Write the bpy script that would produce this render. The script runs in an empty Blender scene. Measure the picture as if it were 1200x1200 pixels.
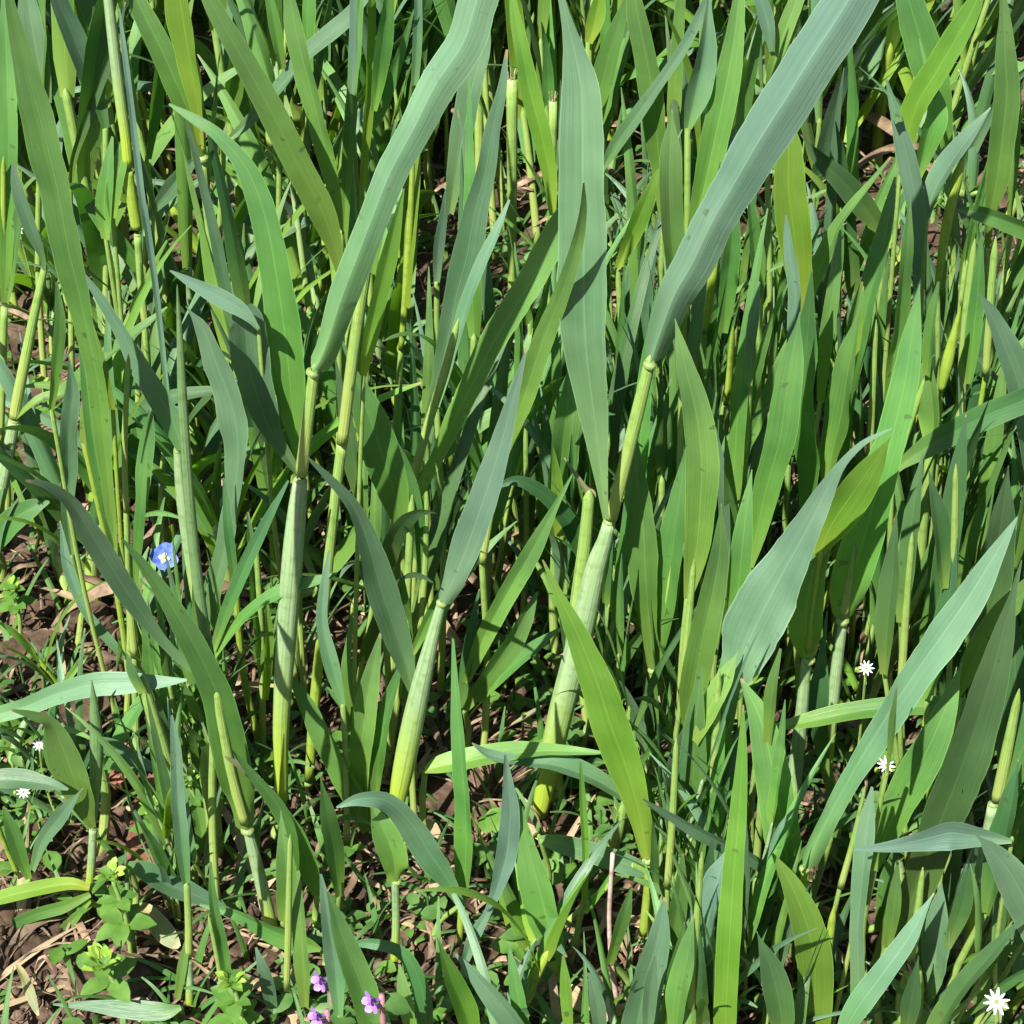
import bpy, bmesh, math, random
from mathutils import Vector, noise, Matrix

# ------------------------------------------------------------------ camera, world, sun
scn = bpy.context.scene
PITCH, FOV, DIST = math.radians(42), math.radians(28), 0.80
CAM = Vector((0, -DIST*math.cos(PITCH), 0.13 + DIST*math.sin(PITCH)))
cd = bpy.data.cameras.new("camera"); cam = bpy.data.objects.new("camera", cd)
scn.collection.objects.link(cam); scn.camera = cam
cam.location = CAM; cam.rotation_euler = (math.pi/2 - PITCH, 0, 0)
cd.sensor_width = 36; cd.lens = 18/math.tan(FOV/2); cd.clip_start = 0.02; cd.clip_end = 200
SUN_EL, SUN_AZ = math.radians(54), math.radians(-147)   # azimuth measured from +y, clockwise; front-left
w = bpy.data.worlds.new("World"); scn.world = w; w.use_nodes = True
nt = w.node_tree; sky = nt.nodes.new("ShaderNodeTexSky"); sky.sky_type = 'NISHITA'; sky.sun_disc = False
sky.sun_elevation = SUN_EL; sky.sun_rotation = SUN_AZ
nt.links.new(sky.outputs[0], nt.nodes["Background"].inputs[0]); nt.nodes["Background"].inputs[1].default_value = 0.05
sl = bpy.data.lights.new("sun", 'SUN'); sl.energy = 5.0; sl.angle = math.radians(0.5); sl.color = (1, .955, .88)
sun = bpy.data.objects.new("sun", sl); scn.collection.objects.link(sun)
sd = Vector((math.sin(SUN_AZ)*math.cos(SUN_EL), math.cos(SUN_AZ)*math.cos(SUN_EL), math.sin(SUN_EL)))
sun.rotation_euler = sd.to_track_quat('Z', 'Y').to_euler(); sun.location = sd*3
vs = scn.view_settings; vs.view_transform = 'Standard'; vs.look = 'None'; vs.exposure = 1.24; vs.gamma = 1
scn.render.engine = 'CYCLES'
cy = scn.cycles; cy.max_bounces = 7; cy.diffuse_bounces = 2; cy.glossy_bounces = 2; cy.transmission_bounces = 4
cy.transparent_max_bounces = 4; cy.use_denoising = True

FWD = Vector((0, math.cos(PITCH), -math.sin(PITCH))); UPV = Vector((0, math.sin(PITCH), math.cos(PITCH)))
TF = math.tan(FOV/2)
def ray(px, py): return FWD + Vector((1, 0, 0))*((px-600)/600*TF) + UPV*((600-py)/600*TF)
def gy(row):
    d = ray(600, row); return CAM.y + d.y*(CAM.z/-d.z)
def onplane(px, py, y):
    d = ray(px, py); return CAM + d*((y-CAM.y)/d.y)
def onground(px, py, z=0.0):
    d = ray(px, py); return CAM + d*((z-CAM.z)/d.z)
def pxsize(p): return (p-CAM).dot(FWD)*TF/600      # metres per photograph pixel at p

rnd = random.Random(11)
C = scn.collection

# ------------------------------------------------------------------ materials
def mat(name):
    m = bpy.data.materials.new(name); m.use_nodes = True
    return m, m.node_tree, m.node_tree.nodes["Principled BSDF"]
def N(nt, t, **k):
    n = nt.nodes.new(t)
    for a, b in k.items():
        if a.startswith('i_'): n.inputs[a[2:]].default_value = b
        else: setattr(n, a, b)
    return n
def math_(nt, op, a, b=None, clamp=False):
    n = nt.nodes.new("ShaderNodeMath"); n.operation = op; n.use_clamp = clamp
    for i, v in enumerate((a, b)):
        if v is None: continue
        if isinstance(v, (int, float)): n.inputs[i].default_value = v
        else: nt.links.new(v, n.inputs[i])
    return n.outputs[0]
def ramp(nt, fac, stops):
    r = nt.nodes.new("ShaderNodeValToRGB"); nt.links.new(fac, r.inputs[0])
    e = r.color_ramp.elements
    e[0].position, e[0].color = stops[0][0], (*stops[0][1], 1); e[1].position, e[1].color = stops[-1][0], (*stops[-1][1], 1)
    for p, c in stops[1:-1]:
        x = e.new(p); x.color = (*c, 1)
    return r.outputs[0]
def mixc(nt, f, a, b, mode='MIX'):
    n = nt.nodes.new("ShaderNodeMix"); n.data_type = 'RGBA'; n.blend_type = mode
    for i, v in ((0, f), (6, a), (7, b)):
        if isinstance(v, (int, float)): n.inputs[i].default_value = v
        elif isinstance(v, tuple): n.inputs[i].default_value = (*v, 1)
        else: nt.links.new(v, n.inputs[i])
    return n.outputs[2]

def leafmat(name, dark, light, trans=0.38, rough=0.42, base=(.22, .32, .06), tip=None, spec=.45, wax=.45):
    m, nt, b = mat(name)
    uv = N(nt, "ShaderNodeUVMap"); sep = N(nt, "ShaderNodeSeparateXYZ"); nt.links.new(uv.outputs[0], sep.inputs[0])
    u, v = sep.outputs[0], sep.outputs[1]
    oi = N(nt, "ShaderNodeObjectInfo")
    geo = N(nt, "ShaderNodeTexCoord")
    # blotches
    n1 = N(nt, "ShaderNodeTexNoise", noise_dimensions='4D'); n1.inputs['Scale'].default_value = 30; n1.inputs['Detail'].default_value = 4
    nt.links.new(geo.outputs['Object'], n1.inputs['Vector'])
    nt.links.new(math_(nt, 'MULTIPLY', oi.outputs['Random'], 40), n1.inputs['W'])
    col = mixc(nt, ramp(nt, n1.outputs[0], [(.32, (0, 0, 0)), (.68, (1, 1, 1))]), dark, light)
    # veins: fine streaks that run the length of the blade
    cmb = N(nt, "ShaderNodeCombineXYZ"); nt.links.new(math_(nt, 'MULTIPLY', u, 42), cmb.inputs[0]); nt.links.new(math_(nt, 'MULTIPLY', v, 2.2), cmb.inputs[1])
    nt.links.new(math_(nt, 'MULTIPLY', oi.outputs['Random'], 30), cmb.inputs[2])
    n2 = N(nt, "ShaderNodeTexNoise"); n2.inputs['Scale'].default_value = 1.0; n2.inputs['Detail'].default_value = 3
    nt.links.new(cmb.outputs[0], n2.inputs['Vector'])
    gl = ramp(nt, v, [(.25, (0, 0, 0)), (1, (1, 1, 1))])
    col = mixc(nt, math_(nt, 'MULTIPLY', gl, wax), col, (.155, .245, .185))
    col = mixc(nt, .30, col, ramp(nt, n2.outputs[0], [(.34, (.5, .5, .5)), (.66, (1, 1, 1))]), 'MULTIPLY')
    # midrib and margins
    du = math_(nt, 'ABSOLUTE', math_(nt, 'SUBTRACT', u, .5))
    rib = ramp(nt, du, [(0, (1, 1, 1)), (.014, (.7, .7, .7)), (.03, (0, 0, 0))])
    col = mixc(nt, math_(nt, 'MULTIPLY', rib, .22), col, tuple(min(1, c*1.6+.03) for c in light))
    edge = ramp(nt, du, [(.468, (0, 0, 0)), (.497, (1, 1, 1))])
    col = mixc(nt, math_(nt, 'MULTIPLY', edge, .4), col, tuple(min(1, c*1.7+.04) for c in light))
    # pale yellowish foot of the blade
    foot = ramp(nt, v, [(0, (1, 1, 1)), (.16, (.35, .35, .35)), (.36, (0, 0, 0))])
    col = mixc(nt, math_(nt, 'MULTIPLY', foot, .6), col, base)
    # some blades have scorched ends
    tg = math_(nt, 'MULTIPLY', ramp(nt, v, [(.972, (0, 0, 0)), (.985, (1, 1, 1))]), math_(nt, 'GREATER_THAN', math_(nt, 'FRACT', math_(nt, 'MULTIPLY', oi.outputs['Random'], 7.7)), .66))
    col = mixc(nt, math_(nt, 'MULTIPLY', tg, .8), col, (.33, .25, .13))
    if tip is not None:
        t = ramp(nt, v, [(.9, (0, 0, 0)), (.99, (1, 1, 1))]); col = mixc(nt, t, col, tip)
    # sparse scars and specks
    v1 = N(nt, "ShaderNodeTexNoise"); v1.inputs['Scale'].default_value = 230; v1.inputs['Detail'].default_value = 1
    nt.links.new(geo.outputs['Object'], v1.inputs['Vector'])
    sp = ramp(nt, v1.outputs[0], [(.70, (0, 0, 0)), (.73, (1, 1, 1))])
    col = mixc(nt, math_(nt, 'MULTIPLY', math_(nt, 'MULTIPLY', sp, .6), ramp(nt, n1.outputs[0], [(.52, (0, 0, 0)), (.6, (1, 1, 1))])), col, (.06, .075, .03))
    # individual variation
    hs = N(nt, "ShaderNodeHueSaturation"); nt.links.new(col, hs.inputs['Color'])
    nt.links.new(math_(nt, 'ADD', math_(nt, 'MULTIPLY', oi.outputs['Random'], .034), .483), hs.inputs['Hue'])
    r2 = math_(nt, 'FRACT', math_(nt, 'MULTIPLY', oi.outputs['Random'], 17.3))
    nt.links.new(math_(nt, 'ADD', math_(nt, 'MULTIPLY', r2, .5), .76), hs.inputs['Value'])
    col = hs.outputs[0]
    nt.links.new(col, b.inputs['Base Color']); b.inputs['Roughness'].default_value = rough
    b.inputs['Specular IOR Level'].default_value = spec
    bump = N(nt, "ShaderNodeBump"); bump.inputs['Strength'].default_value = .35; bump.inputs['Distance'].default_value = .0006
    hsum = math_(nt, 'ADD', n2.outputs[0], math_(nt, 'MULTIPLY', n1.outputs[0], .8))
    nt.links.new(hsum, bump.inputs['Height']); nt.links.new(bump.outputs[0], b.inputs['Normal'])
    tr = N(nt, "ShaderNodeBsdfTranslucent")
    tc = mixc(nt, 1.0, col, (1.05, 1.4, .32), 'MULTIPLY')
    nt.links.new(tc, tr.inputs[0])
    ms = N(nt, "ShaderNodeMixShader"); ms.inputs[0].default_value = trans
    nt.links.new(b.outputs[0], ms.inputs[1]); nt.links.new(tr.outputs[0], ms.inputs[2])
    nt.links.new(ms.outputs[0], nt.nodes["Material Output"].inputs[0])
    return m

M = {}
M['G'] = leafmat('leaf_green', (.068, .180, .030), (.142, .305, .058), trans=.30, wax=.28)
M['B'] = leafmat('leaf_bluegreen', (.065, .155, .070), (.125, .245, .118), trans=.18, rough=.42, base=(.15, .28, .07), spec=.55)
M['P'] = leafmat('leaf_greyblue', (.075, .160, .100), (.135, .24, .155), trans=.15, rough=.38, base=(.16, .27, .12), spec=.65)
M['Y'] = leafmat('leaf_yellowgreen', (.12, .27, .025), (.215, .39, .05), trans=.42, wax=.15, base=(.36, .42, .06))
M['D'] = leafmat('leaf_painted_shade', (.030, .095, .025), (.065, .16, .042), trans=.22, wax=.2)  # darkest leaf green, with shade painted into the colour
M['W'] = leafmat('leaf_withered', (.24, .25, .10), (.42, .36, .20), trans=.3, rough=.6, base=(.3, .25, .12), tip=(.5, .38, .22))

def stemmat(name, a, b_, rough=.42, low=None, trans=.0):
    m, nt, b = mat(name)
    uv = N(nt, "ShaderNodeUVMap"); sep = N(nt, "ShaderNodeSeparateXYZ"); nt.links.new(uv.outputs[0], sep.inputs[0])
    oi = N(nt, "ShaderNodeObjectInfo")
    cmb = N(nt, "ShaderNodeCombineXYZ"); nt.links.new(math_(nt, 'MULTIPLY', sep.outputs[0], 26), cmb.inputs[0])
    nt.links.new(math_(nt, 'MULTIPLY', sep.outputs[1], 2.5), cmb.inputs[1]); nt.links.new(math_(nt, 'MULTIPLY', oi.outputs['Random'], 30), cmb.inputs[2])
    n2 = N(nt, "ShaderNodeTexNoise"); n2.inputs['Scale'].default_value = 1; n2.inputs['Detail'].default_value = 4
    nt.links.new(cmb.outputs[0], n2.inputs['Vector'])
    col = mixc(nt, ramp(nt, n2.outputs[0], [(.25, (0, 0, 0)), (.75, (1, 1, 1))]), a, b_)
    tc = N(nt, "ShaderNodeTexCoord"); n3 = N(nt, "ShaderNodeTexNoise"); n3.inputs['Scale'].default_value = 260; n3.inputs['Detail'].default_value = 5
    nt.links.new(tc.outputs['Object'], n3.inputs['Vector'])
    col = mixc(nt, 1.0, col, ramp(nt, n3.outputs[0], [(.3, (.74, .78, .62)), (.5, (1, 1, 1))]), 'MULTIPLY')
    if low is not None:
        col = mixc(nt, ramp(nt, sep.outputs[1], [(0.1, (1, 1, 1)), (.5, (0, 0, 0))]), col, low)
    nt.links.new(col, b.inputs['Base Color']); b.inputs['Roughness'].default_value = rough
    bump = N(nt, "ShaderNodeBump"); bump.inputs['Strength'].default_value = .7; bump.inputs['Distance'].default_value = .0006
    nt.links.new(n2.outputs[0], bump.inputs['Height']); nt.links.new(bump.outputs[0], b.inputs['Normal'])
    b.inputs['Subsurface Weight'].default_value = .0
    if trans:
        tr = N(nt, "ShaderNodeBsdfTranslucent"); nt.links.new(col, tr.inputs[0])
        ms = N(nt, "ShaderNodeMixShader"); ms.inputs[0].default_value = trans
        nt.links.new(b.outputs[0], ms.inputs[1]); nt.links.new(tr.outputs[0], ms.inputs[2])
        nt.links.new(ms.outputs[0], nt.nodes["Material Output"].inputs[0])
    return m
M['s'] = stemmat('stem_green', (.16, .29, .06), (.28, .40, .11), low=(.28, .36, .09))
M['p'] = stemmat('sheath_waxy', (.17, .29, .12), (.31, .42, .23), low=(.30, .42, .04))
M['y'] = stemmat('stem_yellow', (.24, .38, .04), (.36, .48, .08), trans=.2)
M['q'] = stemmat('leaf_rolled', (.10, .21, .07), (.19, .31, .13), trans=.15)
M['c'] = stemmat('collar_pale', (.22, .34, .09), (.36, .45, .17), trans=.3)
M['straw'] = stemmat('straw_dry', (.25, .17, .09), (.55, .43, .27), rough=.7, trans=.15)

def simple(name, a, b_, scale=60, rough=.6, trans=0, bump=0):
    m, nt, b = mat(name)
    tc = N(nt, "ShaderNodeTexCoord"); n1 = N(nt, "ShaderNodeTexNoise"); n1.inputs['Scale'].default_value = scale; n1.inputs['Detail'].default_value = 5
    nt.links.new(tc.outputs['Object'], n1.inputs['Vector'])
    col = mixc(nt, ramp(nt, n1.outputs[0], [(.35, (0, 0, 0)), (.65, (1, 1, 1))]), a, b_)
    nt.links.new(col, b.inputs['Base Color']); b.inputs['Roughness'].default_value = rough
    if bump:
        bp = N(nt, "ShaderNodeBump"); bp.inputs['Strength'].default_value = .6; bp.inputs['Distance'].default_value = bump
        nt.links.new(n1.outputs[0], bp.inputs['Height']); nt.links.new(bp.outputs[0], b.inputs['Normal'])
    if trans:
        tr = N(nt, "ShaderNodeBsdfTranslucent"); nt.links.new(col, tr.inputs[0])
        ms = N(nt, "ShaderNodeMixShader"); ms.inputs[0].default_value = trans
        nt.links.new(b.outputs[0], ms.inputs[1]); nt.links.new(tr.outputs[0], ms.inputs[2])
        nt.links.new(ms.outputs[0], nt.nodes["Material Output"].inputs[0])
    return m
M['weed'] = simple('weed_leaf', (.07, .18, .028), (.14, .28, .05), 120, .45, .35)
M['weeddark'] = simple('weed_leaf_deep', (.06, .15, .035), (.12, .24, .06), 120, .45, .3)
M['bud'] = simple('weed_bud', (.18, .33, .03), (.32, .46, .07), 300, .5, .3)
M['white'] = simple('petal_white', (.80, .80, .80), (.88, .88, .88), 300, .5, .3)
M['blue'] = simple('petal_blue', (.05, .10, .60), (.14, .24, .75), 400, .5, .3)
M['violet'] = simple('petal_violet', (.30, .12, .52), (.48, .24, .66), 400, .5, .3)
M['mauve'] = simple('calyx_mauve', (.30, .14, .18), (.42, .22, .22), 300, .6, .1)
M['anther'] = simple('anther_yellow', (.6, .5, .08), (.75, .65, .15), 300, .5)
M['clay'] = simple('fired_clay', (.10, .04, .025), (.22, .085, .05), 90, .8, 0, .001)
def littermat():
    m, nt, b = mat('dry_litter')
    tc = N(nt, "ShaderNodeTexCoord"); n1 = N(nt, "ShaderNodeTexNoise"); n1.inputs['Scale'].default_value = 95; n1.inputs['Detail'].default_value = 5
    n2 = N(nt, "ShaderNodeTexNoise"); n2.inputs['Scale'].default_value = 900
    for n in (n1, n2): nt.links.new(tc.outputs['Object'], n.inputs['Vector'])
    col = ramp(nt, n1.outputs[0], [(.3, (.05, .032, .02)), (.45, (.13, .085, .05)), (.6, (.27, .185, .115)), (.76, (.50, .40, .28))])
    col = mixc(nt, .5, col, ramp(nt, n2.outputs[0], [(.35, (.55, .5, .45)), (.65, (1, 1, 1))]), 'MULTIPLY')
    nt.links.new(col, b.inputs['Base Color']); b.inputs['Roughness'].default_value = .75
    return m
M['litter'] = littermat()
M['twig'] = simple('dry_twig', (.32, .2, .17), (.55, .42, .38), 200, .7)
M['stone'] = simple('stone', (.2, .15, .12), (.36, .3, .25), 150, .85, 0, .001)

def soilmat():
    m, nt, b = mat('soil')
    tc = N(nt, "ShaderNodeTexCoord")
    n1 = N(nt, "ShaderNodeTexNoise"); n1.inputs['Scale'].default_value = 35; n1.inputs['Detail'].default_value = 8; n1.inputs['Roughness'].default_value = .65
    n2 = N(nt, "ShaderNodeTexVoronoi"); n2.inputs['Scale'].default_value = 180
    n3 = N(nt, "ShaderNodeTexNoise"); n3.inputs['Scale'].default_value = 380; n3.inputs['Detail'].default_value = 4
    for n in (n1, n2, n3): nt.links.new(tc.outputs['Object'], n.inputs['Vector'])
    col = ramp(nt, n1.outputs[0], [(.3, (.032, .021, .014)), (.5, (.08, .055, .037)), (.7, (.17, .125, .09))])
    col = mixc(nt, .5, col, ramp(nt, n3.outputs[0], [(.35, (.5, .45, .4)), (.65, (1.2, 1.1, 1.05))]), 'MULTIPLY')
    nt.links.new(col, b.inputs['Base Color']); b.inputs['Roughness'].default_value = .95; b.inputs['Specular IOR Level'].default_value = .2
    bp = N(nt, "ShaderNodeBump"); bp.inputs['Strength'].default_value = .9; bp.inputs['Distance'].default_value = .003
    h = math_(nt, 'ADD', math_(nt, 'MULTIPLY', n2.outputs[0], -.6), math_(nt, 'ADD', n1.outputs[0], math_(nt, 'MULTIPLY', n3.outputs[0], .4)))
    nt.links.new(h, bp.inputs['Height']); nt.links.new(bp.outputs[0], b.inputs['Normal'])
    return m
M['soil'] = soilmat()

# ------------------------------------------------------------------ mesh helpers
def link(name, verts, faces, uvs, m, parent=None, smooth=True, mats=None, fm=None):
    me = bpy.data.meshes.new(name); me.from_pydata([tuple(v) for v in verts], [], faces)
    for mm in (mats or [m]): me.materials.append(mm)
    if uvs:
        l = me.uv_layers.new(name="UVMap"); flat = []
        for f in faces:
            for i in f: flat += uvs[i]
        l.data.foreach_set("uv", flat)
    if smooth: me.polygons.foreach_set("use_smooth", [True]*len(faces))
    if fm: me.polygons.foreach_set("material_index", fm)
    me.update()
    o = bpy.data.objects.new(name, me); C.objects.link(o)
    if parent is not None: o.parent = parent
    return o
def empty(name, loc, label, cat, group=None):
    o = bpy.data.objects.new(name, None); o.empty_display_size = .01; o.location = loc; C.objects.link(o)
    o['label'] = label; o['category'] = cat
    if group: o['group'] = group
    return o
def catmull(pts, n):
    P = [pts[0]*2-pts[1]] + list(pts) + [pts[-1]*2-pts[-2]]
    # parametrise by chord length
    L = [0]
    for a, b in zip(pts, pts[1:]): L.append(L[-1]+max((b-a).length, 1e-9))
    out = []
    for k in range(n+1):
        s = L[-1]*k/n; i = 0
        while i < len(L)-2 and s > L[i+1]: i += 1
        t = (s-L[i])/(L[i+1]-L[i]); p0, p1, p2, p3 = P[i:i+4]
        out.append(.5*((2*p1)+(p2-p0)*t+(2*p0-5*p1+4*p2-p3)*t*t+(3*p1-p0-3*p2+p3)*t**3))
    return out

def ribbon_data(cen, wid, sides, fold=.3, wave=.06, seed=0, nu=7, crinkle=.0, clasp=0):
    """cen world points base->tip; wid full widths; sides unit vectors; returns verts, faces, uvs"""
    verts, faces, uvs = [], [], []
    n = len(cen); ph = seed*1.7; L = 0
    AA = [-1, -.7, -.36, -.05, .05, .36, .7, 1] if nu == 7 else [j/nu*2-1 for j in range(nu+1)]
    for i in range(n):
        if i: L += (cen[i]-cen[i-1]).length
        T = (cen[min(i+1, n-1)]-cen[max(i-1, 0)]).normalized()
        S = sides[i]; S = (S-T*S.dot(T)).normalized(); Nn = S.cross(T)
        w_ = wid[i]
        for j in range(nu+1):
            a = AA[j]
            fo = fold*(1-.55*i/n)
            wl = wave*w_*(abs(a)**1.5)*math.sin(L*95+ph+(1.9 if a > 0 else 0)) + wave*.5*w_*abs(a)*math.sin(L*240+ph*2+a*2)
            ed = 1 + (.05*noise.noise(Vector((L*170, a*2, seed)))+crinkle*noise.noise(Vector((L*520, a, seed))))*abs(a)
            if crinkle: wl += crinkle*w_*.6*abs(a)**3*math.sin(L*900+a)
            if clasp and i < n*.16: wl -= w_*.55*a*a*(1-i/(n*.16))
            p = cen[i] + S*(a*ed*w_/2*(1-.12*fo*abs(a))) + Nn*(fo*w_/2*abs(a) + wl)
            verts.append(p); uvs.append(((a+1)/2, i/(n-1)))
    m = nu+1
    for i in range(n-1):
        for j in range(nu):
            faces.append((i*m+j, i*m+j+1, (i+1)*m+j+1, (i+1)*m+j))
    return verts, faces, uvs

def tube_data(cen, rad, nseg=10, flat=1.0, seam=False, cap=True, taper=0):
    if taper:                                    # let the top run out to a soft point
        T = (cen[-1]-cen[-2]).normalized(); r0 = rad[-1]
        cen = list(cen)+[cen[-1]+T*r0*q*taper for q in (1.2, 2.4, 3.4, 4)]
        rad = list(rad)+[r0*q for q in (.86, .6, .3, .05)]
    verts, faces, uvs = [], [], []; n = len(cen)
    for i in range(n):
        T = (cen[min(i+1, n-1)]-cen[max(i-1, 0)]).normalized()
        A = Vector((1, 0, 0)); A = (A-T*A.dot(T)).normalized(); B = T.cross(A)
        for j in range(nseg):
            a = 2*math.pi*j/nseg
            r = rad[i]
            verts.append(cen[i]+A*math.cos(a)*r+B*math.sin(a)*r*flat); uvs.append((j/nseg, i/(n-1)))
    for i in range(n-1):
        for j in range(nseg):
            k = (j+1) % nseg
            faces.append((i*nseg+j, i*nseg+k, (i+1)*nseg+k, (i+1)*nseg+j))
    if cap:
        faces.append(tuple(range(nseg))[::-1]); faces.append(tuple(range((n-1)*nseg, n*nseg)))
    return verts, faces, uvs

# ------------------------------------------------------------------ ground
def ghash(x, y):
    p = Vector((x, y, 0))
    h = .006*noise.noise(p*9) + .007*noise.noise(p*26+Vector((3, 1, 5)))
    c = noise.voronoi(p*55+Vector((noise.noise(p*30), noise.noise(p*31+Vector((9, 9, 9))), 0))*.8)[0]
    h += .0045*(1-min(c[0], 1.)) - .004
    h += .0022*noise.noise(p*130)
    return h
def axis(lo, hi, step, far):
    a = []; x = lo
    while x < hi: a.append(x); x += step
    l, s = [], step; x = lo
    while x > -far: s *= 1.35; x -= s; l.append(x)
    r, s = [], step; x = hi
    while x < far: r.append(x); s *= 1.35; x += s
    return l[::-1]+a+r
xs, ys = axis(-.42, .42, .0035, 60), axis(-.26, .95, .0038, 60)
gv = [(x, y, ghash(x, y) if abs(x) < 2 and abs(y) < 2 else 0) for y in ys for x in xs]
nx = len(xs)
gf = [(j*nx+i, j*nx+i+1, (j+1)*nx+i+1, (j+1)*nx+i) for j in range(len(ys)-1) for i in range(nx-1)]
g = link('ground', gv, gf, None, M['soil']); g['kind'] = 'structure'

def openground(px, py):
    """how open the soil is in the photograph there, 0..1"""
    o = 0
    for cx, cy, rx, ry in ((70, 740, 130, 90), (60, 1120, 190, 130), (170, 960, 60, 90), (170, 640, 120, 60), (640, 650, 50, 60), (270, 1130, 120, 60), (700, 1090, 80, 60)):
        o = max(o, 1-((px-cx)/rx)**2-((py-cy)/ry)**2)
    return max(0, min(1, o*2))
def project(p):
    d = p-CAM; z = d.dot(FWD); return 600+600*d.x/(z*TF), 600-600*d.dot(UPV)/(z*TF)

# ------------------------------------------------------------------ traced cereal plants
def parse(s): return [tuple(float(q) for q in t.split(',')) for t in s.split()]
def smooth_px(pts, n):
    return catmull([Vector(p) for p in pts], n)

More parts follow.
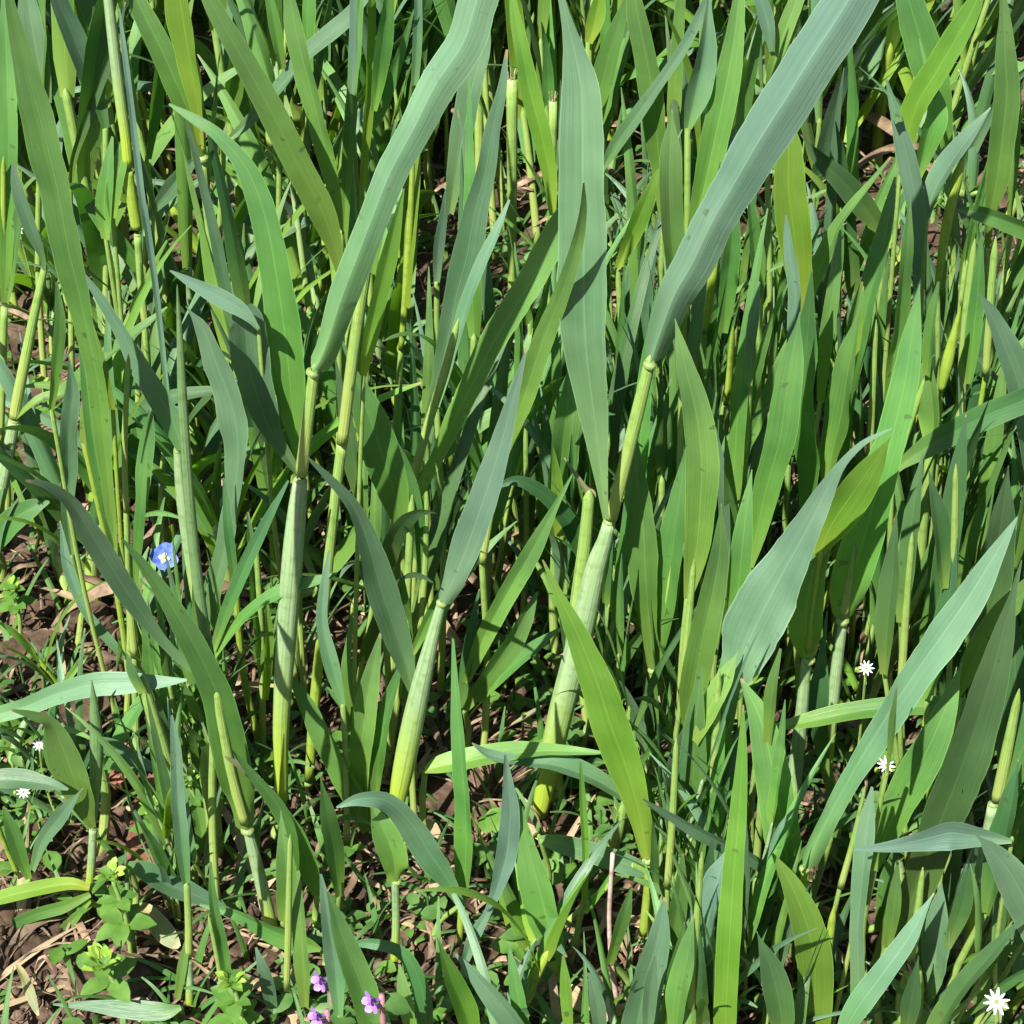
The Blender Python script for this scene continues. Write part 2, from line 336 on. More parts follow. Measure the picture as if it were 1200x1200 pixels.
HERO_N = [0]
def plant(R, label, *items, group=None, name='cereal_plant', rx=None):
    HERO_N[0] += 1; sid = HERO_N[0]; rr = random.Random(sid*7+3)
    Y0 = gy(R)
    low = None; parsed = []
    for it in items:
        head, body = it.split(':'); h = head.split(); pts = parse(body)
        opts = dict(q.split('=') for q in h if '=' in q); kind = h[0]; code = h[1] if len(h) > 1 and '=' not in h[1] else 'G'
        if 'rev' not in opts and pts[0][1] < pts[-1][1]: pts = pts[::-1]      # base first
        parsed.append((kind, code, opts, pts))
        b = pts[0]
        if low is None or b[1] > low[1]: low = b
    rootx = rx if rx is not None else low[0]+rr.uniform(-6, 6)
    base = onplane(rootx, R, Y0); base.z = -.004; 
    base = Vector((base.x, Y0, 0))
    root = empty(name, base, label, 'cereal plant', group)
    def W(px, py, dy=0): return onplane(px, py, Y0+dy)
    def add(nm, data, m):
        v, f, u = data
        return link(nm, [p-base for p in v], f, u, m, root)
    # hidden foot of the plant down to the soil
    if R > low[1]+4:
        lw = min(max(low[2], 9), 18); a = W(low[0], low[1]+2 if low[1]+2 < R else low[1])
        b = base+Vector((0, 0, -.004)); mid = (a+b)/2+Vector((rr.uniform(-.004, .004), .004, 0))
        cs = catmull([a, mid, b], 8); k = pxsize(a)
        add('stem', tube_data(cs[::-1], [lw*k/2*(1-.03*i) for i in range(9)], taper=.5), M['s'])
    # every other shoot of the plant that would hang free also gets its own foot
    for kind, code, opts, pts in parsed:
        b = pts[0]
        if b is low or R <= b[1]+12: continue
        tied = False
        for k2, c2, o2, p2 in parsed:
            if p2 is pts: continue
            for q0, q1 in zip(p2, p2[1:]):
                for f_ in (0, .25, .5, .75, 1):
                    if math.hypot(q0[0]+(q1[0]-q0[0])*f_-b[0], q0[1]+(q1[1]-q0[1])*f_-b[1]) < (16 if k2 != 'b' else 10): tied = True
        if tied: continue
        lw = min(max(b[2]*.75, 7), 12); dyf = rr.uniform(.003, .010); a = W(b[0], b[1]-3, .001); gx = base.x+(a.x-base.x)*.55
        e_ = Vector((gx, Y0+dyf, -.004)); mid = (a+e_)/2+Vector((rr.uniform(-.004, .004), .002, 0)); k = pxsize(a)
        add('stem', tube_data(catmull([a, mid, e_], 8)[::-1], [lw*k/2*(1-.03*i) for i in range(9)], taper=.5), M['s' if rr.random() < .8 else 'y'])
    for kind, code, opts, pts in parsed:
        if kind in ('s', 'p', 'y', 'r'):
            sm = smooth_px(pts, max(6, len(pts)*4))
            cs = [W(p[0], p[1], float(opts.get('dy', -.002))) for p in sm]; rd = [max(p[2], 1.5)/2*{'p': .84, 'y': .78}.get(kind, .88)*pxsize(c) for p, c in zip(sm, cs)]
            nm = {'s': 'stem', 'p': 'leaf_sheath', 'y': 'stem', 'r': 'rolled_leaf'}[kind]
            near = any(k2 == 'b' and math.hypot(p2[0][0]-pts[-1][0], p2[0][1]-pts[-1][1]) < 22 for k2, c2, o2, p2 in parsed)
            above = any(k2 != 'b' and p2 is not pts and math.hypot(p2[0][0]-pts[-1][0], p2[0][1]-pts[-1][1]) < 12 for k2, c2, o2, p2 in parsed)
            add(nm, tube_data(cs, rd, 12, .8, taper=(0 if above else (.5 if near else 1.6))), M['q' if kind == 'r' else kind])
            if kind in ('p',) or 'c' in opts:                                        # pale ring where the sheath ends
                t = len(cs)-1; c0 = cs[t]; k = rd[t]; T = (cs[t]-cs[t-1]).normalized()
                add('collar', tube_data([c0-T*k*.3, c0-T*k*.05, c0+T*k*.15, c0+T*k*.4], [k*.98, k*1.01, k*.95, k*.6], 12, .85, cap=False), M['c'])
            continue
        # blades
        pts = [list(p) for p in pts]
        for i, p in enumerate(pts):                                        # widths were read along rows (or columns): turn them across the blade
            a, b = pts[max(i-1, 0)], pts[min(i+1, len(pts)-1)]; dx, dyy = abs(b[0]-a[0]), abs(b[1]-a[1]); d = math.hypot(dx, dyy) or 1
            p[2] *= max(dx, dyy)/d if 'pw' not in opts else 1
        if 'cut' in opts: pass
        elif pts[-1][2] > 7:                                                # carry a cut-off outline on to a real tip
            a, b = pts[-2], pts[-1]; d = math.hypot(b[0]-a[0], b[1]-a[1]) or 1; w_ = b[2]
            ext = max(45, w_*2.2)
            pts.append([b[0]+(b[0]-a[0])/d*ext*.55, b[1]+(b[1]-a[1])/d*ext*.55, w_*.6])
            pts.append([b[0]+(b[0]-a[0])/d*ext, b[1]+(b[1]-a[1])/d*ext, 1.5])
        elif pts[-1][2] > 3:
            a, b = pts[-2], pts[-1]; d = math.hypot(b[0]-a[0], b[1]-a[1]) or 1
            pts.append([b[0]+(b[0]-a[0])/d*b[2]*2.5, b[1]+(b[1]-a[1])/d*b[2]*2.5, 1.2])
        if 'c' in opts:
            cw = float(opts['c']); d0 = math.hypot(pts[1][0]-pts[0][0], pts[1][1]-pts[0][1]) or 1
            pts[0][2] = cw*1.35; pts[0][0] -= (pts[1][0]-pts[0][0])/d0*5; pts[0][1] -= (pts[1][1]-pts[0][1])/d0*5; pts[1][2] = max(pts[1][2], cw*1.5)
        elif pts[0][2] >= 5: pts[0][2] = min(max(pts[0][2], 6), 10); pts[1][2] = max(pts[1][2], 12) if pts[1][2] > 9 else pts[1][2]
        n = max(16, min(44, len(pts)*5))
        sm = smooth_px(pts, n)
        lean = float(opts.get('lean', rr.uniform(-.08, .35))); dy0 = float(opts.get('dy', -.0035))
        tilt = float(opts.get('tilt', rr.uniform(-26, 34))); tw = float(opts.get('tw', rr.choice((-1, 1))*rr.uniform(4, 34)))
        fold = float(opts.get('fold', rr.uniform(.2, .55)))
        tot = sum(math.hypot(sm[i+1][0]-sm[i][0], sm[i+1][1]-sm[i][1]) for i in range(n))
        run = 0; cs, ws, ss = [], [], []
        for i, p in enumerate(sm):
            if i: run += math.hypot(p[0]-sm[i-1][0], p[1]-sm[i-1][1])
            t = run/tot; dy = dy0 + lean*t*t*tot*.00033*.6
            c = W(p[0], p[1], dy); cs.append(c); ws.append(max(p[2], 1.2)*.96*pxsize(c))
        for i, c in enumerate(cs):
            T = (cs[min(i+1, n)]-cs[max(i-1, 0)]).normalized(); V = (CAM-c).normalized()
            S = T.cross(V).normalized(); Nn = S.cross(T)
            ph = math.radians(tilt + tw*math.sin(i/n*3.0))
            ss.append(S*math.cos(ph)+Nn*math.sin(ph)); ws[i] /= math.cos(ph)
        add('leaf_blade', ribbon_data(cs, ws, ss, fold, float(opts.get('wave', .05)), sid, 7, float(opts.get('crk', 0)), 1 if 'c' in opts else 0), M[code])
        # little pale collar at the foot of the blade when it is a real leaf joint
        if 'c' in opts:
            T = (cs[1]-cs[0]).normalized(); k = float(opts['c'])*pxsize(cs[0])/2
            add('collar', tube_data([cs[0]-T*k*.4, cs[0]-T*k*.12, cs[0]+T*k*.15, cs[0]+T*k*.35], [k*.84, k*.92, k*.88, k*.4], 12, .85, cap=False), M['c'])
    return root
# ---- left side
plant(900, 'tall plant with a very long smooth blade reaching the upper left corner',
 'b G lean=-.2 tilt=14 fold=.35: 8,-30,6 12,0,12 30,75,30 50,150,40 67,220,42 80,290,36 92,340,30 105,400,25 115,450,23 122,520,19 130,600,14 134,650,9',
 'b G lean=.2: 98,420,10 104,470,16 112,530,18 124,590,16 134,640,12', 's: 134,640,14 150,700,11 158,770,10')
plant(640, 'plant cut by the left edge with a pale collar low on its stem',
 'b G: 6,15,12 8,80,22 10,160,22 9,230,20 7,300,16 5,355,9', 'y c=1: 4,200,8 4,280,9 5,355,10', 's: 5,360,10 3,440,10 0,520,10',
 'b G: 24,215,3 22,260,12 16,310,14 8,355,7')
plant(690, 'leaning stem with a white waxy sheath at the left edge',
 's: 52,315,9 42,360,12 32,410,14 20,470,15 17,490,15', 'p: 17,492,16 8,540,18 -2,590,18 -10,640,17',
 'b B lean=.1: 15,190,3 22,225,16 38,270,17 50,300,9 52,316,5',
 'b G rev=1: 19,490,5 45,470,12 74,462,15 108,432,20 140,406,20 172,380,12 196,360,3')
plant(700, 'plant with a very thin long blade drawn upright near the left',
 'b P fold=.6 tilt=30: 140,10,2 146,60,7 152,110,8 160,180,9 166,230,9 173,270,9 183,340,8 190,400,7 198,470,6')
plant(560, 'narrow folded dark blade crossing the thin pale one at upper left',
 'b D fold=.8: 146,2,3 134,50,12 118,95,13 100,145,12 86,185,9 82,215,6')
plant(520, 'broad blue-green blade ending behind the folded one at top left',
 'b B: 56,-40,8 68,0,22 84,38,30 100,78,30 114,112,20 124,150,10')
plant(480, 'dull blade group peeping out above the broad one at top left',
 'b B: 30,-30,10 36,20,30 44,70,34 56,120,18', 'b G: 52,-20,10 52,40,14 50,90,12 48,140,6')
plant(590, 'plant with two broad blades meeting at a yellow collar, upper left',
 'b G lean=.2 c=16: 148,-30,10 165,10,28 190,60,34 212,110,36 228,150,26 236,180,9',
 'b Y lean=0: 208,-20,26 216,30,32 224,80,26 232,130,14 236,170,8', 's: 232,90,9 236,135,10 237,178,10', 
 's: 238,186,10 243,250,11 252,310,12 262,365,12 268,430,11')
plant(830, 'plant whose bright blade rises behind the stout stem and bows over left',
 'b G lean=.25 tilt=-10 fold=.2: 198,122,3 225,138,14 255,158,22 290,200,29 312,260,36 325,330,40 335,400,42 342,470,36 348,520,16 350,545,7')
plant(640, 'straight wide blade slanting from the top towards the stout stem',
 'b G tilt=8 fold=.15: 235,-25,14 250,8,24 285,70,33 320,135,38 355,205,39 378,250,36 392,290,20 398,320,9')
plant(600, 'medium blade standing beside the wide slanting one',
 'b G: 336,-20,10 342,10,18 350,50,23 368,120,25 385,190,21 396,235,12 400,270,7')
plant(500, 'soft blade crossing behind and running down to the left',
 'b B: 425,0,20 405,25,28 365,60,27 330,100,23 290,145,19 262,168,5', 'b G: 312,-20,8 322,30,16 330,80,12')
plant(530, 'short blade lit beside the upper left collar', 'b B: 232,182,5 214,202,24 196,225,25 178,250,8 172,262,5')
plant(560, 'short pointed blade pointing up left under the folded one', 'b G: 88,213,3 108,240,22 134,274,25 157,305,19 165,330,8')
plant(430+170, 'thick old stem with a yellow sheath near the upper left',
 'p: 126,-10,14 133,50,16 140,110,16 147,160,15 150,195,15', 'y: 150,200,14 154,230,17 160,268,17', 's c=1: 161,275,10 165,330,10 170,380,10',
 'b G: 132,160,3 126,200,16 122,240,20 124,280,10', 'b G: 150,150,6 142,190,18 134,225,20 132,255,8')
plant(850, 'drooping blue-green leaf folded over behind the stout stem',
 'b P pw=1 rev=1 dy=-.008 lean=-.1 tilt=-10 fold=.3: 303,386,4 292,372,12 278,360,20 255,347,22 226,332,14 199,317,2', 'b B cut=1 tilt=-18 fold=.35 wave=.08: 282,362,30 287,375,46 288,392,50 292,430,48 303,470,38 319,508,26 338,538,16 354,562,8')
plant(880, 'wavy blue-green leaf hanging left of the folded drooping one',
 'b B tilt=12 wave=.1: 225,368,6 238,385,22 255,430,33 272,478,32 279,530,28 272,590,22 262,650,20 250,700,24 258,745,10')
plant(860, 'slanting blade whose tip starts beside the long thin blade at left',
 'b B tilt=10: 92,314,3 115,345,14 140,385,20 165,430,28 190,470,31 208,508,24 212,528,12', 'p: 208,528,12 214,590,17 226,670,18 238,740,16 246,790,12')
plant(820, 'small plant with one light upright blade above a yellow stem',
 'b G fold=.15: 178,478,3 174,510,16 170,550,20 165,600,15 160,650,11 158,690,7', 's: 158,690,8 156,720,11', 'y: 155,722,12 160,760,13 170,800,12', )
plant(760, 'blunt upright blade standing alone over the weeds at left',
 'b B: 82,432,6 84,460,18 80,500,22 80,550,21 78,600,14 84,650,8')
plant(1100, 'leafy plant with a white waxy lower stem and a hooked drooping leaf',
 'b B lean=-.45 tilt=8 fold=.18 wave=.04: 30,563,3 58,570,12 84,590,23 108,628,34 134,670,35 160,710,29 186,745,18 215,775,12 250,797,10',
 'b G lean=-.1 tilt=-8 fold=.25 c=18: 142,630,3 168,662,16 195,700,26 220,742,34 240,780,38 257,820,42 268,870,45 278,915,43 285,945,30 289,968,10',
 's dy=-.004: 254,812,13 262,860,14 272,910,15 287,965,13', 'p: 290,970,14 300,1010,18 312,1060,19 320,1095,18')
plant(1090, 'upright rolled blade with its tip beside the folded leaf at left',
 'r: 208,340,3 211,400,9 214,470,13 220,560,14 228,650,15 240,740,15 253,800,12')
plant(800, 'slim strap leaf hanging below the hooked drooping leaf',
 'b B: 72,620,4 80,665,14 100,715,14 128,750,12 160,785,8')
plant(1050, 'short plant on bare soil with a rolled spear and one bent leaf',
 'b G lean=-.3 tilt=5: 14,832,3 38,838,12 60,848,22 74,878,42 90,922,42 102,955,20 109,970,8',
 'r: 108,802,3 111,835,14 113,870,18 112,915,16 109,965,10', 'p: 109,970,11 108,1000,12 105,1040,12', name='cereal_plant')
plant(1010, 'long leaf reaching in level from the left edge over the soil',
 'b B rev=1 tilt=15 lean=-.2: -40,850,10 -10,840,20 30,828,24 70,812,28 110,802,30 150,800,27 190,799,15 219,797,3', rx=-45)
plant(1000, 'short flat leaf lying under the rolled spear', 'b B rev=1: 112,866,14 130,876,26 152,888,22 175,898,14 192,905,3')
plant(1040, 'thin dark stem left of the white waxy stem with a strap leaf',
 's: 168,800,14 178,835,18 192,880,18 204,930,15 215,970,13 231,1012,10', 'b D: 150,770,4 158,790,12 168,812,12')
plant(1180, 'slender plant with pale collar low down beside the clay shard',
 'b B: 201,838,3 206,880,14 208,930,17 213,990,18 218,1035,11', 's c=1: 219,1038,9 221,1085,10 221,1120,11', 'p: 221,1124,10 222,1150,11 222,1178,11')
# ---- stout stem A
plant(985, 'tallest plant with a stout two-tone stem and huge blade to the top',
 'b B lean=.12 tilt=4 tw=6 fold=-.9 c=18: 596,-80,8 578,-45,34 559,0,48 543,50,50 510,100,50 485,150,42 458,200,40 438,250,37 419,300,37 400,350,36 384,400,30 374,424,22 369,432,12',
 's: 368,436,15 361,490,16 353,556,17', 'p: 352,562,19 349,590,25 343,650,29 336,740,29 331,815,25 329,870,22 330,935,18')
plant(932, 'yellow-green stem close right of the stout stem',
 's: 432,300,13 422,360,16 412,430,16 401,520,15', 's dy=.001: 401,518,14 391,600,14 379,720,13', 'y: 379,718,13 369,820,16 362,915,14',
 'b Y: 470,235,6 458,285,20 445,340,22 433,395,20 426,440,8', 'b G: 462,150,4 456,200,12 446,260,14 436,320,10')
plant(560, 'cluster of thin upright blades left of the huge slanting blade',
 'b G fold=.6: 424,-20,8 418,60,14 412,140,16 406,220,14 402,290,10', 'b Y fold=.5: 436,-20,8 433,60,12 430,130,10 424,220,9', 'b G: 456,-10,12 450,40,20 444,90,18 438,130,8',
 'b P fold=.5: 414,-20,6 416,40,10 412,110,10')
plant(520, 'narrow upright blade just right of the thin upright cluster', 'b B: 490,-20,8 489,40,10 486,100,10', 'b G: 482,20,4 470,60,12 455,100,18 440,135,20 428,160,8')
plant(900, 'broad shaded blade low behind the yellow-green stem',
 'b G: 412,430,8 430,480,40 450,540,50 464,585,34 470,625,8', 'b D: 395,430,4 405,480,16 415,540,20 425,600,12')
plant(800, 'upright blade with a kinked grey tip left of centre',
 'b B lean=.1 tilt=-8 fold=.2: 594,58,3 588,105,12 577,150,20 569,200,25 556,250,31 547,300,38 534,350,33 524,400,28 513,450,18 504,490,14 498,540,8')
plant(820, 'narrow blade tucked right of the kinked one', 'b B fold=.5: 597,234,3 580,275,13 560,320,15 542,375,15 528,425,13 512,475,10')
plant(850, 'wide clean blade slanting right above a small collar near the centre',
 'b G lean=-.1 tilt=6 fold=.3 crk=.04 c=13: 668,238,18 652,275,38 628,320,40 604,360,38 579,400,36 554,450,34 529,500,25 511,540,19 490,572,14 475,600,8',
 's: 532,395,10 520,440,12 498,510,12 476,595,12', 's: 473,606,12 468,640,14 460,670,14')
plant(560, 'blue blade hanging behind the kinked upright one', 'b B: 570,20,10 565,60,24 555,95,31 545,145,31 535,200,23 527,250,12', 'b P: 520,250,10 514,290,14 512,330,8')
plant(600, 'yellow-green blade standing left of the large centre blade',
 'b Y: 600,-10,6 604,20,14 612,60,20 622,110,25 635,160,25 645,210,18 648,252,8')
plant(620, 'bright yellow-green thin stem behind the kinked blade',
 'y: 484,170,7 482,230,9 478,300,11 474,360,10 470,410,8','b Y: 492,160,5 486,230,12 480,300,14 476,360,9')
# ---- centre
plant(950, 'centre plant with two great blades on a thick pale ribbed sheath',
 'b P lean=.1 tilt=4 tw=3 fold=-1.1 wave=.03 crk=.05 c=18: 1045,-80,30 1012,-30,64 982,20,70 952,65,70 921,115,69 889,165,66 860,215,58 834,260,51 810,310,51 790,345,46 774,388,36 763,422,14',
 'b B lean=.1 tilt=14 tw=4 fold=.3 dy=-.01: 652,-30,6 662,15,12 672,55,26 681,100,46 683,150,54 683,210,58 684,270,61 684,330,60 685,380,57 689,430,50 697,490,35 704,550,19 710,608,7',
 's: 761,426,16 748,480,18 732,545,18 716,608,17', 'p: 714,611,18 709,632,22 699,662,29 686,720,34 670,785,36 656,840,35 644,895,31 632,955,22')
plant(940, 'cut-off sheath with a dry brown top beside the thick pale sheath',
 'b W dy=-.001: 686,574,10 690,580,16 690,590,10', 's: 690,584,15 685,640,18 676,710,20 668,780,20 655,860,18')
plant(900, 'slim blade lying over the large centre blade', 'b G lean=-.5 dy=-.02: 684,214,2 683,250,10 673,300,18 656,350,23 636,400,28 616,460,28 596,515,17 584,550,7','s: 583,552,9 575,600,10 565,660,10')
plant(900, 'shaded blade rising along the centre stem from behind',
 'b G: 787,138,4 785,180,26 785,240,30 789,300,27 795,350,21 800,400,10')
plant(980, 'broad smooth blade right of the centre stem with thin tip',
 'b G lean=.1 tilt=-8 fold=.2: 793,383,4 803,430,24 815,480,36 822,540,41 820,600,38 815,650,30 806,700,16', 's: 806,700,9 801,760,11 797,830,11')
plant(590, 'thin blade crossing from the top towards the large centre blade', 'b B: 832,-5,12 802,55,16 775,95,17 750,130,22 725,165,21 706,198,8')
plant(580, 'wide upright blade at the top right of centre', 'b G: 742,-20,14 747,15,26 756,60,29 765,110,31 770,160,26 774,205,18 778,260,9')
plant(540, 'short wide blade leaning right at the top centre', 'b G: 745,-20,6 728,20,16 715,60,26 705,100,28 697,132,12 693,150,6','b Y: 705,-20,8 698,20,22 690,50,14')
plant(640, 'bright blade leaning right over dark earth near the top', 'b Y: 772,198,3 755,240,23 740,276,23 724,314,8')
plant(1100, 'clean green blade slanting up left from a yellow foot, bottom centre',
 'b Y lean=.05 tilt=12 tw=5 fold=.2 c=15: 636,656,2 656,700,15 680,750,33 700,800,45 716,850,48 734,900,44 748,950,31 758,1003,9',
 'y: 762,1008,14 759,1050,15 754,1095,15')
plant(930, 'pair of blades cupped over a yellow collar right of the centre stem',
 'b G c=15: 744,510,4 747,560,28 754,620,38 757,680,34 761,730,23 765,780,9', 'b G: 803,535,6 794,600,27 786,660,33 780,715,29 770,776,9',
 's: 812,570,5 790,660,9 772,750,9', 's: 765,788,12 765,850,13 764,910,13')
plant(800, 'broad lit blade half hidden left of the centre sheath', 'b G: 668,430,6 664,480,30 657,540,38 652,590,32 650,640,12')
plant(860, 'dark leaf arching over the litter gap below centre', 'b D rev=1 lean=-.3: 690,670,10 678,632,26 658,600,28 632,575,22 605,563,13 578,572,3', rx=690)
plant(890, 'fan of short blades rising right from the tuft under centre',
 'b G: 630,693,3 612,728,23 588,768,30 562,805,24 545,832,9', 'b G: 656,736,3 625,760,21 592,788,22 560,822,10', 'b G: 650,595,10 622,648,28 592,700,28 566,750,24 546,800,10','b D: 560,700,4 552,745,14 545,790,14 542,830,8')
plant(1015, 'plant with a slim grey-green blade on a swollen green sheath',
 'b P lean=.1 tilt=10 tw=6 fold=.3 c=15: 617,408,2 602,465,15 585,528,30 566,588,38 548,638,41 531,680,32 520,702,11',
 'p: 517,708,13 506,750,19 494,800,27 482,855,31 471,910,29 462,955,18')
plant(980, 'bent leaf in a blue-green shade left of the swollen sheath',
 'b B lean=-.25 tilt=9: 356,532,2 385,560,14 414,594,20 432,640,31 446,690,41 462,738,38 475,778,24 483,812,8')
plant(970, 'short blades clustered left of the swollen sheath',
 'b G: 446,742,3 434,800,25 426,850,31 422,900,24 427,945,8', 'b G: 335,783,3 364,830,23 390,880,31 415,930,30 430,975,12', 'b G: 470,780,6 455,830,18 445,880,20 440,930,10','b G: 412,730,5 408,790,14 412,850,16')
plant(980, 'low arching strap leaf between the stout stem and the rolled spear',
 'b G rev=1 tilt=14: 252,768,8 272,738,16 298,712,18 332,692,18 372,680,12 395,672,3', 'b D: 338,563,3 318,600,12 298,640,18 280,680,19 262,725,15 250,762,8', rx=252)
plant(990, 'thin twisted leaf just right of the stout stem base', 'b B: 386,645,3 380,690,12 378,730,15 390,780,21 402,825,8')
plant(1110, 'long thin spear in front of the lower centre litter',
 'b G fold=.6 tilt=20: 531,748,3 535,820,12 540,880,17 545,940,21 546,1000,23 542,1060,17', 'y: 538,1105,9 541,1070,12 543,1040,12')
plant(1150, 'crinkled grey rolled leaf standing in the bottom centre',
 'b P lean=-.2 tilt=-8 wave=.12 fold=.5: 592,884,3 595,915,13 598,950,24 594,1000,27 584,1036,18 572,1068,11 556,1096,19 544,1130,9')
plant(1160, 'wide leaf half in shade right of the crinkled rolled leaf',
 'b G tilt=6: 603,926,3 614,975,23 629,1030,39 642,1080,39 652,1120,27 657,1150,7')
plant(1120, 'blue-green leaf bowing left over a collar at bottom centre left',
 'b B lean=-.4 tilt=10: 394,946,2 422,936,17 452,938,26 478,960,40 504,1000,39 524,1030,26 541,1062,10',
 's: 455,980,12 458,1010,10', 'p: 463,1030,11 464,1080,11 462,1130,12','b G c=13: 436,945,6 448,970,34 460,1000,36 464,1028,10')
plant(1000, 'level strap leaf across the lower centre under the spear tips', 'b G rev=1 tilt=20: 498,903,8 515,898,22 545,893,26 590,884,24 640,880,18 697,882,6', rx=500)
plant(1010, 'dark blue leaf lying level and dipping right, lower centre', 'b B tilt=-12: 553,871,2 575,885,14 610,893,16 650,897,21 690,910,25 722,928,20 745,945,8', rx=745)
plant(1130, 'thin bright seedling blade standing before the dark gap', 'b Y fold=.6: 680,890,2 683,940,9 686,1000,9 684,1055,8', 's: 684,1055,7 675,1100,8 668,1130,8','b Y: 715,1025,3 700,1050,8 686,1070,6')
plant(1060, 'grey-green oval blade behind the yellow-footed one', 'b P: 810,836,3 797,885,34 786,940,42 776,990,30 770,1012,8', 's: 768,1015,8 766,1050,8')
plant(1100, 'level leaf half covered by the yellow-footed blade', 'b B rev=1: 632,983,10 655,988,24 695,1000,28 740,1015,26 770,1026,8', 'b G rev=1: 742,1012,6 775,1024,21 802,1040,25 830,1064,8', rx=636)
plant(1260, 'broad pale leaf rising from the bottom edge right of centre', 'b B: 779,1052,3 771,1100,30 757,1150,41 745,1210,42 740,1250,20', 'b G: 800,1090,4 790,1140,22 782,1200,26 780,1250,12')
# ---- right of centre, far
plant(700, 'two folded blades hugging each other near the top right of centre',
 'b G fold=.5: 872,-25,8 866,0,16 860,50,26 851,100,36 838,160,37 825,220,30 812,270,16 806,300,7', 'b B: 830,10,8 825,60,26 815,110,30 806,150,14')
plant(640, 'thin blade between the great slanting blade and its left neighbours', 'b G: 942,-20,14 930,10,22 915,50,20 903,92,10 898,140,8', 'b P: 885,-20,12 898,20,20 906,60,8')
plant(560, 'broad dim blade right of the great slanting blade top', 'b G: 1058,-30,20 1065,0,34 1080,50,46 1095,100,40 1106,145,22 1112,200,9')
plant(620, 'lit folded blade leaning right near the upper right', 'b Y fold=.5: 1156,-30,8 1140,10,26 1122,42,35 1100,80,38 1076,120,36 1063,160,27 1055,198,9', 'b G: 1085,90,8 1092,130,24 1084,170,24 1075,210,8')
plant(760, 'pale blue blade with a dark bent tip, upper right',
 'b P tilt=12 tw=3 lean=.1: 1050,135,13 1062,180,25 1072,230,25 1076,270,19 1075,310,12 1074,350,8 1070,420,6', 'b B lean=0: 1042,109,2 1047,124,10 1053,143,14')
plant(740, 'dark blue pointed blade beside the pale blue one', 'b P tilt=20 lean=.1: 1161,126,2 1140,155,19 1115,190,27 1095,225,22 1086,255,9', 'y: 1122,210,14 1112,250,16 1105,290,14 1098,340,9')
plant(650, 'long soft blade near the upper right edge', 'b G: 1174,-10,6 1177,20,14 1178,60,25 1180,110,33 1175,160,33 1168,210,29 1160,250,14 1156,290,7')
plant(720, 'leaf tip pushing in from the right edge at upper right', 'b G rev=1 tilt=20: 1245,288,20 1205,270,25 1175,258,23 1145,248,18 1123,246,3', rx=1245)
plant(560, 'dim broad blade behind the great slanting one on its right', 'b D: 948,170,8 962,188,26 990,215,38 1015,245,36 1036,275,14')
plant(800, 'thin grey spear tip in the crowd right of the great blade', 'b P fold=.5: 921,252,2 925,290,13 932,340,17 930,400,15 926,460,10', 's: 926,460,8 924,540,8')
plant(820, 'upright blade with fine tip in the right-hand crowd', 'b G: 1049,207,2 1042,250,16 1032,300,25 1018,350,28 1008,400,28 998,450,26 990,510,22 985,560,10')
plant(830, 'narrow blade right of the fine-tipped one in the crowd', 'b G: 1066,235,3 1062,290,14 1056,350,18 1048,410,20 1040,470,12')
plant(690, 'thin leaf slanting right across the crowd above centre right', 'b G lean=-.2: 1044,184,2 1020,215,9 985,260,16 968,300,22 950,340,25 935,390,14')
plant(740, 'broad yellow-green blade lit below the great blade', 'b Y fold=.15: 918,130,8 924,170,30 924,220,40 930,270,41 936,320,32 938,370,12', 'b G: 880,250,10 885,300,20 890,350,16')
plant(700, 'yellow stem pair shining under the great blade', 'y: 842,280,10 834,330,14 824,390,12', 'y: 862,240,9 856,300,12 848,380,12', 'b G: 862,230,4 858,280,20 852,340,22 848,390,10')
plant(930, 'smooth light blade standing behind the grey scarred leaf', 'b G tilt=-5 fold=.15: 935,380,6 928,420,28 921,465,36 914,515,38 900,565,35 888,615,28 878,665,14', 's: 878,665,9 870,740,10')
plant(880, 'shaded blade pair right of the smooth light blade', 'b G: 951,325,4 946,400,26 943,460,31 946,520,30 948,565,22 942,620,9', 'b G: 1004,380,8 993,440,31 985,490,32 974,535,22 968,580,8')
plant(720, 'small yellowish blade over a pale collar, right of centre', 'b Y: 888,390,12 877,430,25 864,463,20 856,478,6', 'y c=1: 858,400,9 855,440,11 852,474,12', 's: 852,478,9 848,530,10')
plant(760, 'thin strap slanting down left across a dark gap, right of centre', 'b G: 930,385,4 907,445,20 886,498,15 868,545,11 852,590,7')
plant(900, 'small bent tip blade at the edge of the dark gap', 'b B: 838,500,2 843,540,13 848,590,14 850,650,12 848,700,6')
plant(1030, 'wide soft blade standing under the dark gap, right of centre', 'b G: 845,600,4 843,650,24 834,700,34 823,750,38 813,805,35 806,855,14', 's c=1: 812,672,8 806,740,11 800,810,11','b G: 880,560,4 872,620,24 866,680,26 860,730,10')
plant(1060, 'grey scarred leaf, widest in the right half, with hooked tip',
 'b P lean=-.3 tilt=10 tw=8 fold=.22 wave=.08 crk=.03: 1045,502,2 1012,519,9 986,545,14 966,580,28 945,622,46 920,667,66 896,712,80 877,752,74 864,785,46 856,812,16 852,850,10')
plant(1025, 'plant with two cup-shaped translucent leaves stacked on a pale stem',
 'b Y lean=-.3 tilt=4 fold=.12: 1040,518,4 1022,545,35 1000,577,55 976,612,50 963,640,24 960,655,7', 'b G c=18: 975,620,14 956,660,32 947,700,42 944,738,42 947,768,14',
 'y dy=-.004: 962,650,8 955,700,9 947,764,10', 'p: 945,772,14 938,850,19 929,925,22 924,960,25 918,1015,24')
